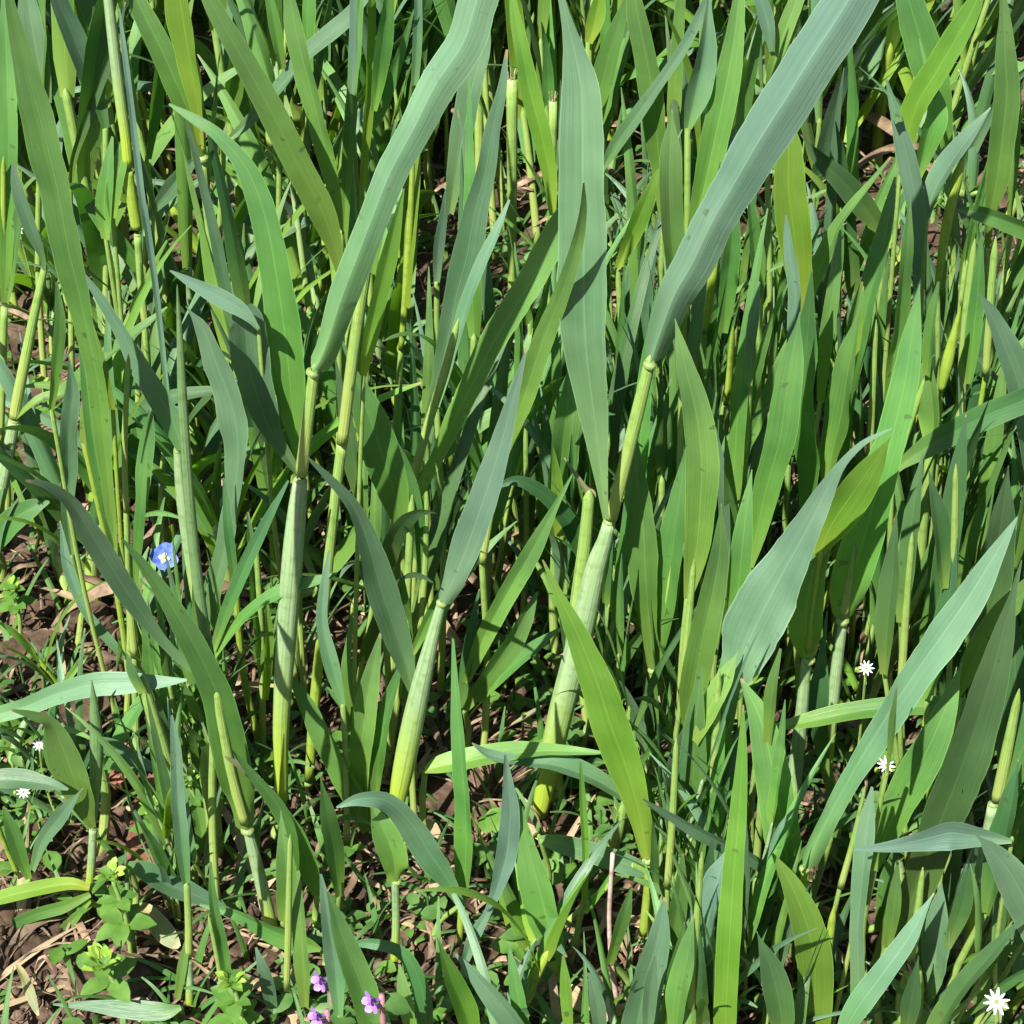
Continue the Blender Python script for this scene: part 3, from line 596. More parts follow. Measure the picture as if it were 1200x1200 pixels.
plant(1005, 'tall broad green leaf rising from a round pale collar at right',
 'b G lean=.1 tilt=-5 fold=.2 c=18: 1076,345,5 1068,400,26 1060,450,35 1046,510,39 1031,560,46 1018,610,50 1003,660,52 991,700,44 988,722,14',
 's dy=-.004: 1000,650,6 994,690,11 989,720,12', 'p: 988,728,13 982,770,16 975,830,18 968,900,18')
plant(900, 'dark blade sweeping out to the right edge', 'b D tilt=12 lean=-.3: 1250,445,24 1210,465,34 1160,485,35 1120,505,35 1085,525,31 1056,545,12 1045,560,8')
plant(880, 'arched blade curving down at the right edge', 'b B rev=1 lean=-.2: 1225,640,16 1212,560,30 1200,480,36 1190,440,36 1175,400,30 1160,365,18 1150,348,4', rx=1228)
plant(850, 'spotted pale blade in the crowd near the right', 'b G: 1086,413,3 1090,450,26 1094,490,31 1090,530,16', 'y: 1122,375,8 1110,425,18 1103,458,9')
plant(820, 'slender stems bunched near the right edge', 's: 1140,300,9 1133,360,12 1128,430,13 1124,520,13', 's: 1165,300,10 1160,360,11 1155,440,10', 'b G: 1150,280,4 1146,340,18 1140,400,20 1136,450,8', 'b G: 1178,420,5 1170,480,18 1160,550,22 1150,620,12')
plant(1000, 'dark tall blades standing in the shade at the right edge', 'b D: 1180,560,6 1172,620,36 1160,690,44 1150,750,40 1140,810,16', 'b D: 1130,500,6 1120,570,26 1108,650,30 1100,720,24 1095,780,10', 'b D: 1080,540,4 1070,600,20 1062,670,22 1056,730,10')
plant(1190, 'sharp front blade aiming at the right edge from a low collar',
 'b B lean=.1 tilt=10 fold=-.4 c=15: 1192,606,2 1166,650,25 1135,700,44 1100,750,49 1075,785,47 1050,822,43 1024,864,36 1000,904,28 972,955,25 953,993,21 945,1013,8',
 'y: 944,1016,13 941,1060,16 938,1110,15')
plant(1120, 'wide blade entering at the right edge above the level leaf', 'b G lean=-.2: 1240,660,20 1212,684,34 1172,722,37 1142,770,31 1122,815,12')
plant(1180, 'straight light blade just right of the sharp front blade', 'b G: 1124,786,4 1108,830,30 1086,880,47 1059,930,47 1038,976,35 1024,1020,10')
plant(1220, 'largest dark blade in the lower right on a small collar',
 'b D tilt=-14 fold=.3 c=16: 1186,700,10 1172,755,32 1158,805,46 1142,855,54 1122,912,56 1098,972,52 1077,1030,46 1055,1082,44 1036,1122,20 1031,1135,9')  # shade on this blade comes from its darkened leaf colour
plant(1200, 'plant at the lower right edge with a collar on a dark stem', 's: 1190,830,12 1178,890,16 1168,938,16', 'p: 1164,942,16 1150,1020,19 1138,1090,20', 'y: 1138,1088,19 1130,1140,18', 'b D: 1225,800,20 1208,850,40 1190,900,36 1172,938,12')
plant(1280, 'leaf bent sharply so its tip points level to the left, lower right',
 'b B rev=1 tilt=0 lean=-.2: 1250,1180,14 1232,1120,44 1208,1068,56 1184,1024,50 1160,994,26 1150,984,8',
 'b P rev=1 tilt=10 lean=-.1 dy=-.003: 1186,986,5 1162,982,18 1134,978,30 1112,976,33 1080,984,24 1040,992,13 1002,995,3', rx=1262)
plant(1290, 'light spear with a long straight point, right of bottom centre', 'b Y lean=.1 fold=.3 tilt=14 tw=4: 871,826,2 870,880,12 866,950,21 860,1020,27 855,1100,30 850,1200,28 848,1250,14')
plant(1140, 'broad green blade behind the straight-pointed spear', 'b G: 868,795,3 892,845,34 905,900,46 915,960,46 924,1020,42 934,1070,24 938,1100,8')
plant(1250, 'wide yellow-green blade rising from the bottom right', 'b Y: 905,1000,3 928,1040,30 947,1090,44 955,1140,45 952,1200,42 948,1260,16')
plant(1160, 'pale narrow leaf crossing in front of the straight spear', 'b B rev=1 lean=-.3: 950,1068,8 918,1036,16 880,1005,18 840,985,20 800,964,14 753,936,2', rx=952)
plant(1220, 'spoon-shaped grey leaf with its own thin stalk at the bottom', 'b P: 851,998,3 839,1040,31 829,1080,38 825,1115,29 828,1140,8', 's: 828,1140,8 824,1180,10 822,1220,10')
plant(1090, 'crowd of upright blades left of the broad green one', 'b G: 822,780,3 815,850,28 812,920,36 812,980,30 815,1030,10', 'b G: 845,780,4 840,840,26 836,900,30 832,960,14', 's: 842,800,8 838,880,12 832,980,12','b G: 862,770,4 850,795,26 832,830,28 815,870,12')
plant(1270, 'narrow upright leaf standing before the dark lower right gap', 'b B fold=.4: 1022,922,3 1016,970,22 1010,1030,22 1005,1090,18 1006,1150,17 1000,1215,14')
plant(1300, 'dark leaf sweeping up right from the bottom edge', 'b B: 1088,1058,6 1064,1100,29 1037,1138,35 1006,1180,35 980,1225,22')
plant(1310, 'dark leaf pointing to the lower right corner', 'b D: 1196,1078,4 1162,1118,24 1130,1155,28 1100,1200,28 1080,1245,14')
plant(1230, 'grey oval blade beside the frayed stub, lower right', 'b B: 1103,1040,4 1100,1085,32 1096,1125,34 1092,1165,12')
plant(1080, 'long level leaf far behind the sharp front blade', 'b G rev=1 tilt=20: 890,856,4 950,845,20 1010,833,23 1080,828,26 1150,835,28 1210,840,26 1240,844,12', rx=892)
plant(1010, 'hanging dark strip leaf right of the two-cup stem', 'b D: 964,760,8 959,800,22 958,840,23 963,878,18 970,910,4')
plant(1240, 'yellow jointed stem at the lower right with thin blades', 's: 1012,930,5 1000,985,8 985,1040,10', 'y: 975,1080,12 968,1130,14 962,1190,14', 'b G: 1040,905,3 1046,850,10')
plant(1290, 'shade-toned leaves filling the shade near the bottom right', 'b D: 890,1100,4 905,1140,34 915,1185,34 918,1230,14', 'b D: 1075,1130,4 1068,1170,24 1060,1220,20', 'b G: 1150,1160,3 1168,1120,14')
# ---- bottom left
plant(1100, 'browned leaf tip slanting right between the two pale stems', 'b W lean=-.2 tilt=10: 263,886,3 290,903,16 315,930,23', 'b G lean=-.2: 300,912,16 322,938,24 346,976,27 362,1015,26 371,1050,8')
plant(1210, 'flat leaf lying on the soil at the bottom left', 'b B rev=1: 212,1180,6 190,1185,22 150,1183,24 110,1179,14 62,1177,2', rx=214)
plant(1140, 'level green leaf by the foot of the white waxy stem', 'b G rev=1: 376,1113,5 354,1105,24 320,1092,26 276,1071,14 234,1060,3', rx=378)
plant(1090, 'soft wide leaf lying across the soil behind it', 'b B rev=1: 150,1012,8 168,1020,28 202,1038,32 236,1052,22 262,1062,5', rx=150)
plant(1090, 'tuft of grassy blades fanning left from a pale crown on the soil',
 'b Y rev=1: 105,1040,8 80,1036,17 40,1043,20 -5,1054,18 -40,1066,4', 'b G rev=1: 106,1048,8 75,1062,16 40,1072,16 0,1090,12', 'b G rev=1: 106,1055,8 76,1088,20 42,1124,18 12,1160,3', 'b G rev=1: 108,1046,6 130,1020,14 150,1000,4', rx=106)
plant(1290, 'wide leaf pushing up from the bottom edge left of centre', 'b G: 384,1045,3 404,1105,30 425,1160,38 442,1215,38 450,1260,14', 'b B: 376,1024,3 385,1080,20 392,1130,25 398,1190,24')
plant(1300, 'pair of leaves from the bottom edge crossing near centre', 'b Y: 517,1112,6 530,1150,26 546,1190,29 556,1235,18', 'b B: 534,1118,4 563,1150,24 590,1180,33 618,1220,36 635,1250,14')
plant(1250, 'dark curved leaf above the purple flower', 'b D rev=1: 505,1260,10 500,1200,20 492,1150,22 470,1115,20 430,1105,12 410,1110,3', rx=506)
plant(1130, 'looping leaf low beside the yellow stem', 'b G: 377,920,4 384,960,20 392,1000,24 398,1050,10', 'b G: 330,960,4 335,1010,24 338,1050,26 332,1080,10')
plant(720, 'rounded leaf bending in at the left edge', 'b G rev=1: -30,665,14 -8,635,36 14,610,40 38,595,26 58,588,3', rx=-32)
plant(1060, 'small fanned leaves by the left edge among white flowers', 'b B rev=1: -20,915,8 0,913,24 30,915,26 62,920,14 80,925,3', 'b G: 4,945,3 14,975,20 24,1005,18 34,1030,8', 'b B: 92,930,4 72,955,24 50,985,18 38,1020,8')
plant(1000, 'thick pale stem behind the tall rolled spear', 's: 243,915,20 250,960,21 254,1000,20', 'b G: 222,900,3 232,950,18 240,1000,10')
plant(1012, 'pale ribbed stem stump low behind the level strap leaf', 's: 732,940,10 726,965,15 716,1003,17')
plant(915, 'stem pair with short blades behind the bowing leaf', 's: 482,600,10 478,680,11 476,760,11', 's: 500,590,7 498,670,8 492,740,8', 'b G: 540,640,3 520,690,14 500,730,16 484,765,8')
plant(1280, 'group of upright blades at the bottom edge right of the dark gap', 'b G: 812,1075,3 806,1120,22 796,1170,26 790,1230,14', 'b D: 838,1130,3 842,1170,20 846,1220,22', 's: 822,1010,7 815,1100,11 808,1200,12', 'b B: 768,1120,3 762,1160,18 758,1220,20')
plant(1290, 'light narrow blades at the bottom edge under the crinkled leaf', 'b G: 596,1108,3 604,1150,16 612,1200,20 616,1240,10', 'b Y: 660,1120,3 664,1160,14 668,1220,16', 'b B: 690,1140,3 700,1180,20 706,1230,16', 'b G: 468,1130,3 476,1170,18 484,1220,18')
plant(1200, 'upright blades crowding left of the bottom purple flowers', 'b G: 350,1020,3 352,1070,16 356,1130,20 358,1180,10', 'b B: 300,1110,3 312,1150,18 322,1195,16', 's: 340,990,7 338,1080,9 336,1160,9')
plant(1180, 'narrow blades standing between the small weeds at the bottom left', 'b G: 247,1010,3 250,1060,12 262,1120,14 268,1170,8', 'b G: 222,1090,3 214,1130,12 208,1170,8','s: 246,1080,5 256,1130,7 262,1175,7')
plant(900, 'tangle of slim shoots left of the stout stem', 'b G: 290,600,3 296,660,14 300,720,16 306,790,9', 'b D: 262,560,3 268,620,12 276,690,14', 'b Y: 312,700,3 314,750,10 310,820,8', 's: 300,640,7 306,740,9 308,860,9', 'b G: 182,760,3 176,800,14 186,840,12')
plant(880, 'slim shoots on the weedy soil between the two long left blades', 'b G: 66,330,3 70,380,14 66,430,14 60,480,7', 'b G: 120,420,4 108,470,16 98,520,12', 's: 150,430,7 146,520,8 148,600,8','b Y: 108,380,3 120,430,10 132,480,8')
plant(1120, 'narrow blades standing before the shaded lower right growth', 'b G: 925,1010,3 918,1060,16 905,1120,18', 'b G: 1050,990,3 1040,1040,18 1030,1090,16', 's: 1140,1000,8 1120,1060,11 1108,1110,11', 'b D: 1010,880,3 990,930,14 975,980,12', 'b G: 915,760,3 905,810,16 900,870,16')
plant(850, 'crowd of narrow blades in the right-hand thicket', 'b G: 985,270,3 978,330,16 968,400,18 962,470,10', 'b Y: 1010,330,3 1002,390,14 994,450,12', 'b B: 890,330,3 884,390,16 878,450,16', 'b G: 1100,330,3 1092,380,14 1086,440,12', 's: 1026,390,7 1022,470,9 1018,560,9', 'b G: 860,560,3 868,620,16 864,690,16')
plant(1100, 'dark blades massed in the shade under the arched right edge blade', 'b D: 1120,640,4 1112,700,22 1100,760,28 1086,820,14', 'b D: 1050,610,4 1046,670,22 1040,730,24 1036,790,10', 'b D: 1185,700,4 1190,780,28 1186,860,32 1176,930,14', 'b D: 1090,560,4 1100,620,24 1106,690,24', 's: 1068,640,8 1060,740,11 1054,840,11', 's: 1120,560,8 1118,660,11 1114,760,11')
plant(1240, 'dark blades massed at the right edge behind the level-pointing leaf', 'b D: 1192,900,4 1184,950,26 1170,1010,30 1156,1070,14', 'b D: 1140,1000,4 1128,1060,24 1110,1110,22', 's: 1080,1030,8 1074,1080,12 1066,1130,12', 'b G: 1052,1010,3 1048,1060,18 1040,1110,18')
plant(1180, 'upright blades packed between the yellow-footed blade and the straight spear', 'b G: 800,1000,3 796,1050,20 786,1110,24 776,1160,12', 'b D: 835,985,3 828,1040,20 816,1100,20', 's: 792,880,8 788,960,10 782,1040,10', 'b G: 740,1040,3 728,1080,16 714,1130,16')
# ------------------------------------------------------------------ filler plants between and behind the traced ones
def local_blade(rr, h, az, L, wd, droop, up0):
    n = 14; cs, ss, ws = [], [], []
    p = Vector((0, 0, h)); th = up0; d = Vector((math.cos(az), math.sin(az), 0)); side = Vector((-math.sin(az), math.cos(az), 0))
    twist = rr.uniform(-1.2, 1.2)
    for i in range(n+1):
        t = i/n; cs.append(p.copy()); ws.append(wd*(min(1, .55+t*3)*(1-t**2.2))+.0006)
        T = (d*math.sin(th)+Vector((0, 0, 1))*math.cos(th)); Nn = side.cross(T)
        a = twist*t; ss.append(side*math.cos(a)+Nn*math.sin(a))
        p = p+T*(L/n); th += droop/n*(.3+1.6*t)
    return ribbon_data(cs, ws, ss, rr.uniform(.2, .6), .06, rr.random()*9, 7 if wd > .009 else 4)
def fill_proto(k, tall):
    rr = random.Random(900+k+(50 if tall else 0))
    root = empty('cereal_plant' if tall else 'cereal_tuft', (0, 0, -5), 'tmp', 'cereal plant' if tall else 'tuft')  # short protos are added filler tufts of young cereal
    for q in range(rr.randint(3, 4) if tall else 1):
        H = rr.uniform(.07, .19) if tall else rr.uniform(.015, .045)
        o = Vector((rr.uniform(-.019, .019), rr.uniform(-.019, .019), 0))*(1 if tall else 0)
        bend = Vector((rr.uniform(-.02, .02), rr.uniform(-.014, .014), 0))
        cs = catmull([o+Vector((0, 0, -.006)), o+bend*.3+Vector((0, 0, H*.5)), o+bend+Vector((0, 0, H*1.1))], 9)
        r0 = rr.uniform(.0014, .0026)
        v, f, u = tube_data(cs, [r0*(1.1-.35*i/9) for i in range(10)], 8, taper=.6)
        link('stem', v, f, u, M['y' if rr.random() < .2 else ('p' if rr.random() < .25 else 's')], root)
        nb = rr.randint(3, 4) if tall else rr.randint(4, 6); a0 = rr.uniform(0, 6.28)
        for j in range(nb):
            hh = .25+.75*(j+1)/nb; qq = min(9, round(hh*9)); off = cs[qq]-Vector((0, 0, cs[qq].z))
            L = rr.uniform(.09, .2) if tall else rr.uniform(.04, .10)
            top = tall and j == nb-1
            v, f, u = local_blade(rr, cs[qq].z, a0+j*3.14+rr.uniform(-.5, .5), L, rr.uniform(.0055, .0125)*(1 if tall else .62),
                                  (rr.uniform(.0, .35) if top else rr.uniform(.1, .9)) if tall else rr.uniform(.3, 1.3),
                                  (rr.uniform(.0, .1) if top else rr.uniform(.08, .38)) if tall else rr.uniform(.15, .7))
            link('leaf_blade', [x+off for x in v], f, u, M[rr.choice('GGGGDDYB' if tall else 'GGDDBY')], root)
        if tall and rr.random() < .5 or (not tall and k % 3 == 0):     # a withered lowest leaf hanging down
            v, f, u = local_blade(rr, .03 if tall else .012, rr.uniform(0, 6.28), rr.uniform(.04, .08), .005, 1.6, 1.1)
            link('withered_leaf', [x+o for x in v], f, u, M['litter'], root)
    return root
def copy_tree(root):
    r = root.copy(); C.objects.link(r)
    for ch in root.children:
        c = ch.copy(); C.objects.link(c); c.parent = r; c.matrix_parent_inverse = ch.matrix_parent_inverse.copy()
    return r
tallp = [fill_proto(k, True) for k in range(14)]; shortp = [fill_proto(k, False) for k in range(9)]
used = set()
def place(protos, loc, sc, label, group):
    p = rnd.choice(protos)
    if p.name in used: r = copy_tree(p)
    else: used.add(p.name); r = p
    r.location = loc; r.rotation_euler = (rnd.uniform(-.1, .1), rnd.uniform(-.1, .1), rnd.uniform(0, 6.28)); r.scale = (sc,)*3
    r['label'] = label; r['group'] = group
FAR_L = ('slender green shoot in the crowded far growth along the top edge', 'shoots crowded along the top')
MID_L = ('plain green shoot hemmed in among the upright blades behind the centre', 'shoots between the traced blades behind the centre')
LOW_L = ('short young tuft close to the soil between the larger plants', 'young tufts close to the soil')
cnt = 0; tries = 0
while cnt < 100 and tries < 4000:
    tries += 1
    y = rnd.uniform(gy(520), 1.0) if cnt % 2 else rnd.uniform(gy(330), gy(60)); x = rnd.uniform(-.36, .36)*(1+max(0, y-.3)*.5)
    px, py = project(Vector((x, y, 0)))
    if px < 330 and 400 < py < 620 and rnd.random() < .7: continue
    place(tallp, (x, y, -.002), rnd.uniform(.75, 1.15), *FAR_L); cnt += 1
cnt = 0
while cnt < 50:
    px, py = rnd.uniform(250, 1290) if cnt % 3 else rnd.uniform(980, 1330), rnd.uniform(500, 920)
    if (430 < px < 680 or 270 < px < 400) and py > 770: continue
    if px < 520 and rnd.random() < .6: continue
    p = onground(px, py); place(tallp, (p.x, p.y, -.002), rnd.uniform(.5, .78), *MID_L); cnt += 1
cnt = 0
while cnt < 26:
    px, py = (rnd.uniform(780, 1280), rnd.uniform(940, 1290)) if cnt % 2 else (rnd.choice((rnd.uniform(200, 270), rnd.uniform(690, 830))), rnd.uniform(900, 1150))
    if openground(px, py) > .3: continue
    p = onground(px, py); place(tallp, (p.x, p.y, -.002), rnd.uniform(.36, .52), 'low young shoot filling a gap between the front blades', 'young shoots between the front blades'); cnt += 1
for k in range(60):
    p = onground(rnd.uniform(-40, 1240), rnd.uniform(-20, 260)); place(shortp, (p.x, p.y, -.002), rnd.uniform(1.5, 2.3), 'leafy clump far back filling the gaps near the top edge', 'leafy clumps near the top edge')
for k in range(26):
    px, py = rnd.uniform(20, 480), rnd.uniform(330, 740)
    p = onground(px, py); place(shortp, (p.x, p.y, -.002), rnd.uniform(1.2, 1.7), 'loose green tuft between the tall stems in the left half', 'loose tufts between the stems at left')
cnt = 0
while cnt < 160:
    px, py = rnd.uniform(-80, 1280), rnd.uniform(20, 1300)
    if rnd.random() < openground(px, py)*.95 or (px < 540 and py > 1080) or (py > 780 and rnd.random() < .55) or (400 < px < 760 and 760 < py < 1100) or (270 < px < 400 and 800 < py < 1080): continue
    if px < 260 and py > 500 and rnd.random() < .45: continue
    p = onground(px, py); place(shortp, (p.x, p.y, -.002), rnd.uniform(.6, 1.0)*(1.15 if py < 430 else 1), *LOW_L); cnt += 1
for p in tallp+shortp:
    if p.name not in used:
        for ch in list(p.children): bpy.data.objects.remove(ch)
        bpy.data.objects.remove(p)

# ------------------------------------------------------------------ low ground cover and litter (uncountable)
def oval(verts, faces, p, az, L, wd, pitch, roll=0):
    i0 = len(verts); d = Vector((math.cos(az)*math.cos(pitch), math.sin(az)*math.cos(pitch), math.sin(pitch))); s = Vector((-math.sin(az), math.cos(az), 0))
    s = (s+Vector((0, 0, roll))).normalized(); nn = s.cross(d)
    rows = [(0, .12), (.22, .8), (.5, 1), (.78, .68), (1, .04)]
    for t, w_ in rows:
        c = p+d*L*t-Vector((0, 0, L*.25*t*t))
        verts += [c+s*wd*w_/2+nn*wd*.12*w_*-1, c, c-s*wd*w_/2+nn*wd*.12*w_*-1]
    for r in range(4):
        a = i0+r*3; faces += [(a, a+1, a+4, a+3), (a+1, a+2, a+5, a+4)]
rr = random.Random(5)
verts, faces, fm = [], [], []
for k in range(760):
    px, py = rr.uniform(-60, 1260), rr.uniform(120, 1260)
    if rr.random() < openground(px, py)*.85 or (py > 950 and rr.random() < .35): continue
    p = onground(px, py); p.z = ghash(p.x, p.y)
    if noise.noise(Vector((p.x*14, p.y*14, 3))) < -.12: continue
    hgt = rr.uniform(.004, .03)
    for q in range(rr.randint(4, 9)):
        z = rr.uniform(.3, 1)*hgt; L = rr.uniform(.005, .012); n0 = len(faces)
        oval(verts, faces, p+Vector((rr.uniform(-.008, .008), rr.uniform(-.008, .008), z)), rr.uniform(0, 6.28), L, L*rr.uniform(.45, .75), rr.uniform(-.1, .7), rr.uniform(-.3, .3))
        fm += [rr.choice((0, 1, 1))]*(len(faces)-n0) if q == 0 else [fm[-1]]*(len(faces)-n0)
    tv, tf, _ = tube_data([p-Vector((0, 0, .003)), p+Vector((0, 0, hgt))], [.0006, .0005], 5, cap=False)
    i0 = len(verts); verts += tv; faces += [tuple(i0+i for i in f) for f in tf]; fm += [1]*len(tf)
o = link('ground_cover', verts, faces, None, None, mats=[M['weed'], M['weeddark']], fm=fm); o['kind'] = 'stuff'
o['label'] = 'tiny oval weed leaves spread over the soil between the stems'; o['category'] = 'weeds'

verts, faces, uvs = [], [], []
for k in range(2600):
    px, py = rr.uniform(-60, 1260), rr.uniform(60, 1280)
    p = onground(px, py); L = rr.uniform(.008, .04)*(1 if rr.random() < .85 else 1.6); wd = rr.uniform(.0006, .0017)*(1 if rr.random() < .8 else 2.6); az = rr.uniform(0, 6.28)
    cs, ss = [], []; n = 7; cur = rr.uniform(-1.5, 1.5); lift = rr.uniform(0, .008); tw = rr.uniform(-2, 2)
    q = Vector((p.x, p.y, 0)); a = az
    for i in range(n+1):
        t = i/n; cs.append(Vector((q.x, q.y, ghash(q.x, q.y)+.0015+lift*math.sin(t*3.1)+.001*rr.random())))
        b = tw*(t-.5); ss.append(Vector((-math.sin(a)*math.cos(b), math.cos(a)*math.cos(b), math.sin(b))))
        q += Vector((math.cos(a), math.sin(a), 0))*L/n; a += cur/n
    v, f, u = ribbon_data(cs, [wd*(1-.5*abs(2*i/n-1)**2) for i in range(n+1)], ss, .4, .1, k, 2)
    i0 = len(verts); verts += v; uvs += u; faces += [tuple(i0+i for i in g_) for g_ in f]
o = link('straw_litter', verts, faces, uvs, M['litter']); o['kind'] = 'stuff'
o['label'] = 'dry straw and dead blades littering the soil'; o['category'] = 'litter'
# broader dead blades lying near the front, one object with the rest of the litter's look
verts, faces, uvs = [], [], []
for k in range(60):
    px, py = rr.uniform(-40, 900), rr.uniform(640, 1290)
    p = onground(px, py); L = rr.uniform(.02, .06); wd = rr.uniform(.002, .0055); az = rr.uniform(0, 6.28)
    v, f, u = local_blade(rr, 0, az, L, wd, rr.uniform(.1, .9), rr.uniform(1.0, 1.5))
    p.z = ghash(p.x, p.y)+.002; i0 = len(verts); verts += [x+p for x in v]; uvs += u; faces += [tuple(i0+i for i in g_) for g_ in f]
o = link('dead_blades', verts, faces, uvs, M['straw']); o['kind'] = 'stuff'; o['label'] = 'curled tan dead blades lying among the litter near the front'; o['category'] = 'litter'
# fine low grass
verts, faces, uvs = [], [], []
for k in range(2500):
    px, py = rr.uniform(-60, 1260), rr.uniform(150, 1290)
    if rr.random() < openground(px, py)*.75: continue
    if noise.noise(Vector((px*.012, py*.012, 7))) < -.15: continue
    p = onground(px, py); p.z = ghash(p.x, p.y)-.001
    v, f, u = local_blade(rr, 0, rr.uniform(0, 6.28), rr.uniform(.015, .055), rr.uniform(.0012, .0032), rr.uniform(.2, 1.6), rr.uniform(.1, .9))
    i0 = len(verts); verts += [x+p for x in v]; uvs += u; faces += [tuple(i0+i for i in g_) for g_ in f]
o = link('fine_grass', verts, faces, uvs, M['G']); o['kind'] = 'stuff'; o['label'] = 'fine short grass growing through the litter between the stems'; o['category'] = 'grass'
# crumbs of soil
verts, faces = [], []
for k in range(1500):
    px, py = rr.uniform(-60, 1260) if k % 2 else rr.uniform(-60, 400), rr.uniform(300, 1280) if k % 2 else rr.uniform(560, 1280); p = onground(px, py); r = rr.uniform(.0012, .0042)*(1.5 if rr.random() < .06 else 1); p.z = ghash(p.x, p.y)+r*.3
    bm = bmesh.new(); bmesh.ops.create_icosphere(bm, subdivisions=2 if r > .003 else 1, radius=r); i0 = len(verts)
    for v in bm.verts: verts.append(p+v.co*(1+.35*noise.noise(v.co/r*1.3+Vector((k, 0, 0)))))
    faces += [tuple(i0+v.index for v in f.verts) for f in bm.faces]; bm.free()
o = link('soil_crumbs', verts, faces, None, M['soil']); o['kind'] = 'stuff'; o['label'] = 'loose brown crumbs of earth scattered over the soil'; o['category'] = 'soil'

# ------------------------------------------------------------------ flowers and weeds
def petal_shape(L, wd, notch=0, n=6):
    pts = []
    for i in range(n+1):
        t = i/n; pts.append((t*L, wd/2*math.sin(math.pi*min(.93, .06+t*.9))**.8))
    return pts
def petals(parent, name, m, c, axis_, k, L, wd, cup, a0=0, sizes=None):
    """k separate petals round an axis at c (local)"""
    Z = axis_.normalized(); X = Z.orthogonal().normalized(); Yv = Z.cross(X)
    for i in range(k):
        a = a0+2*math.pi*i/k; d = X*math.cos(a)+Yv*math.sin(a); s = Z.cross(d); sc = sizes[i] if sizes else 1
        v, f = [], []
        for j, (x, h) in enumerate(petal_shape(L*sc, wd*sc)):
            base = c+d*(x*math.cos(cup)+L*.06)+Z*(x*math.sin(cup)+.04*L*math.sin(x/L*3)); v += [base+s*h, base-Z*h*.15, base-s*h]
        for j in range(6): q = j*3; f += [(q, q+1, q+4, q+3), (q+1, q+2, q+5, q+4)]
        link(name, v, f, None, m, parent)
def ball(parent, name, m, c, r, sq=1, seed=0):
    bm = bmesh.new(); bmesh.ops.create_icosphere(bm, subdivisions=2, radius=r)
    vs = [c+Vector((v.co.x, v.co.y, v.co.z*sq))*(1+.15*noise.noise(v.co/r+Vector((seed, 0, 0)))) for v in bm.verts]
    fs = [tuple(v.index for v in f.verts) for f in bm.faces]; bm.free(); return link(name, vs, fs, None, m, parent)
def thin(parent, name, m, pts, r0, r1):
    cs = catmull(pts, 10); v, f, u = tube_data(cs, [r0+(r1-r0)*i/10 for i in range(11)], 7); return link(name, v, f, u, m, parent)
def ovalpart(parent, name, m, p, az, L, wd, pitch, roll=0):
    v, f = [], []; oval(v, f, p, az, L, wd, pitch, roll); return link(name, v, f, None, m, parent)

def star_flower(px, py, dpx, R, label):
    y = gy(R); dpx *= .8; top = onplane(px, py, y); base = Vector((top.x+rr.uniform(-.006, .006), y+.004, 0)); s = pxsize(top)*dpx/2
    root = empty('white_flower', base, label, 'flower', 'small white star flowers'); t = top-base; t0 = t
    thin(root, 'stem', M['s'], [Vector((0, 0, -.003)), t*.5+Vector((rr.uniform(-.004, .004), .003, 0)), t], .0007, .0005)
    ax = (CAM-top).normalized()+Vector((rr.uniform(-.25, .25), 0, rr.uniform(.1, .5))); ax.normalize()
    petals(root, 'petal', M['white'], t, ax, 10, s, s*.25, .22, rr.random(), [rr.uniform(.88, 1.08) for _ in range(10)])
    ball(root, 'flower_centre', M['bud'], t+ax*s*.12, s*.17, 1)
    for k in range(3): ovalpart(root, 'leaf', M['weed'], t*(.3+.22*k), rr.uniform(0, 6.28), s*1.5, s*.8, .3)
    for k in range(2): ball(root, 'bud', M['bud'], t+Vector((rr.uniform(-1, 1)*s*1.3, .001, -s*rr.uniform(.4, 1.3))), s*.3, 1.5, k)
    return root
for a in ((1168, 1174, 38, 1330, 'large open white star flower in the lower right corner'),
          (1038, 897, 26, 1080, 'white star flower beside the sharp front blade in the right half'),
          (27, 928, 22, 1010, 'white star flower by the left edge above the grassy tuft'),
          (46, 873, 18, 985, 'white star flower tucked under the long level leaf at left'),
          (1015, 783, 22, 985, 'white star flower in deep shade under the round pale collar'),
          (709, 40, 16, 200, 'single white star flower in the far growth at the top centre'),
          (22, 270, 14, 420, 'tiny white flower near the left edge behind the long blade'),
          (183, 564, 16, 640, 'tiny white flower just above the blue flower'),
          (1107, 37, 12, 190, 'tiny white flower in the far growth at the top right'),
          (451, 491, 12, 560, 'tiny white flower between stems left of centre'),
          (1130, 600, 12, 700, 'tiny white flower in the shade at the right')):
    star_flower(*a)

top = onplane(192, 654, gy(760)); base = Vector((top.x, gy(760), 0)); t = top-base
r = empty('blue_flower', base, 'bright blue four-petalled flower with a white eye at left', 'flower')
thin(r, 'stem', M['s'], [Vector((0, 0, -.003)), t*.5+Vector((.003, 0, 0)), t], .0007, .0005)
ax = ((CAM-top).normalized()+Vector((.1, 0, .2))).normalized()
petals(r, 'petal', M['blue'], t, ax, 4, .0062, .0075, .12, .5, [1.05, .95, .8, .95]); petals(r, 'petal_eye', M['white'], t+ax*.0007, ax, 4, .0023, .002, .15, .5)
ball(r, 'flower_centre', M['anther'], t+ax*.001, .0007)
for k in range(4): ovalpart(r, 'leaf', M['weed'], t*(.2+.15*k), k*1.7, .009, .007, .2)

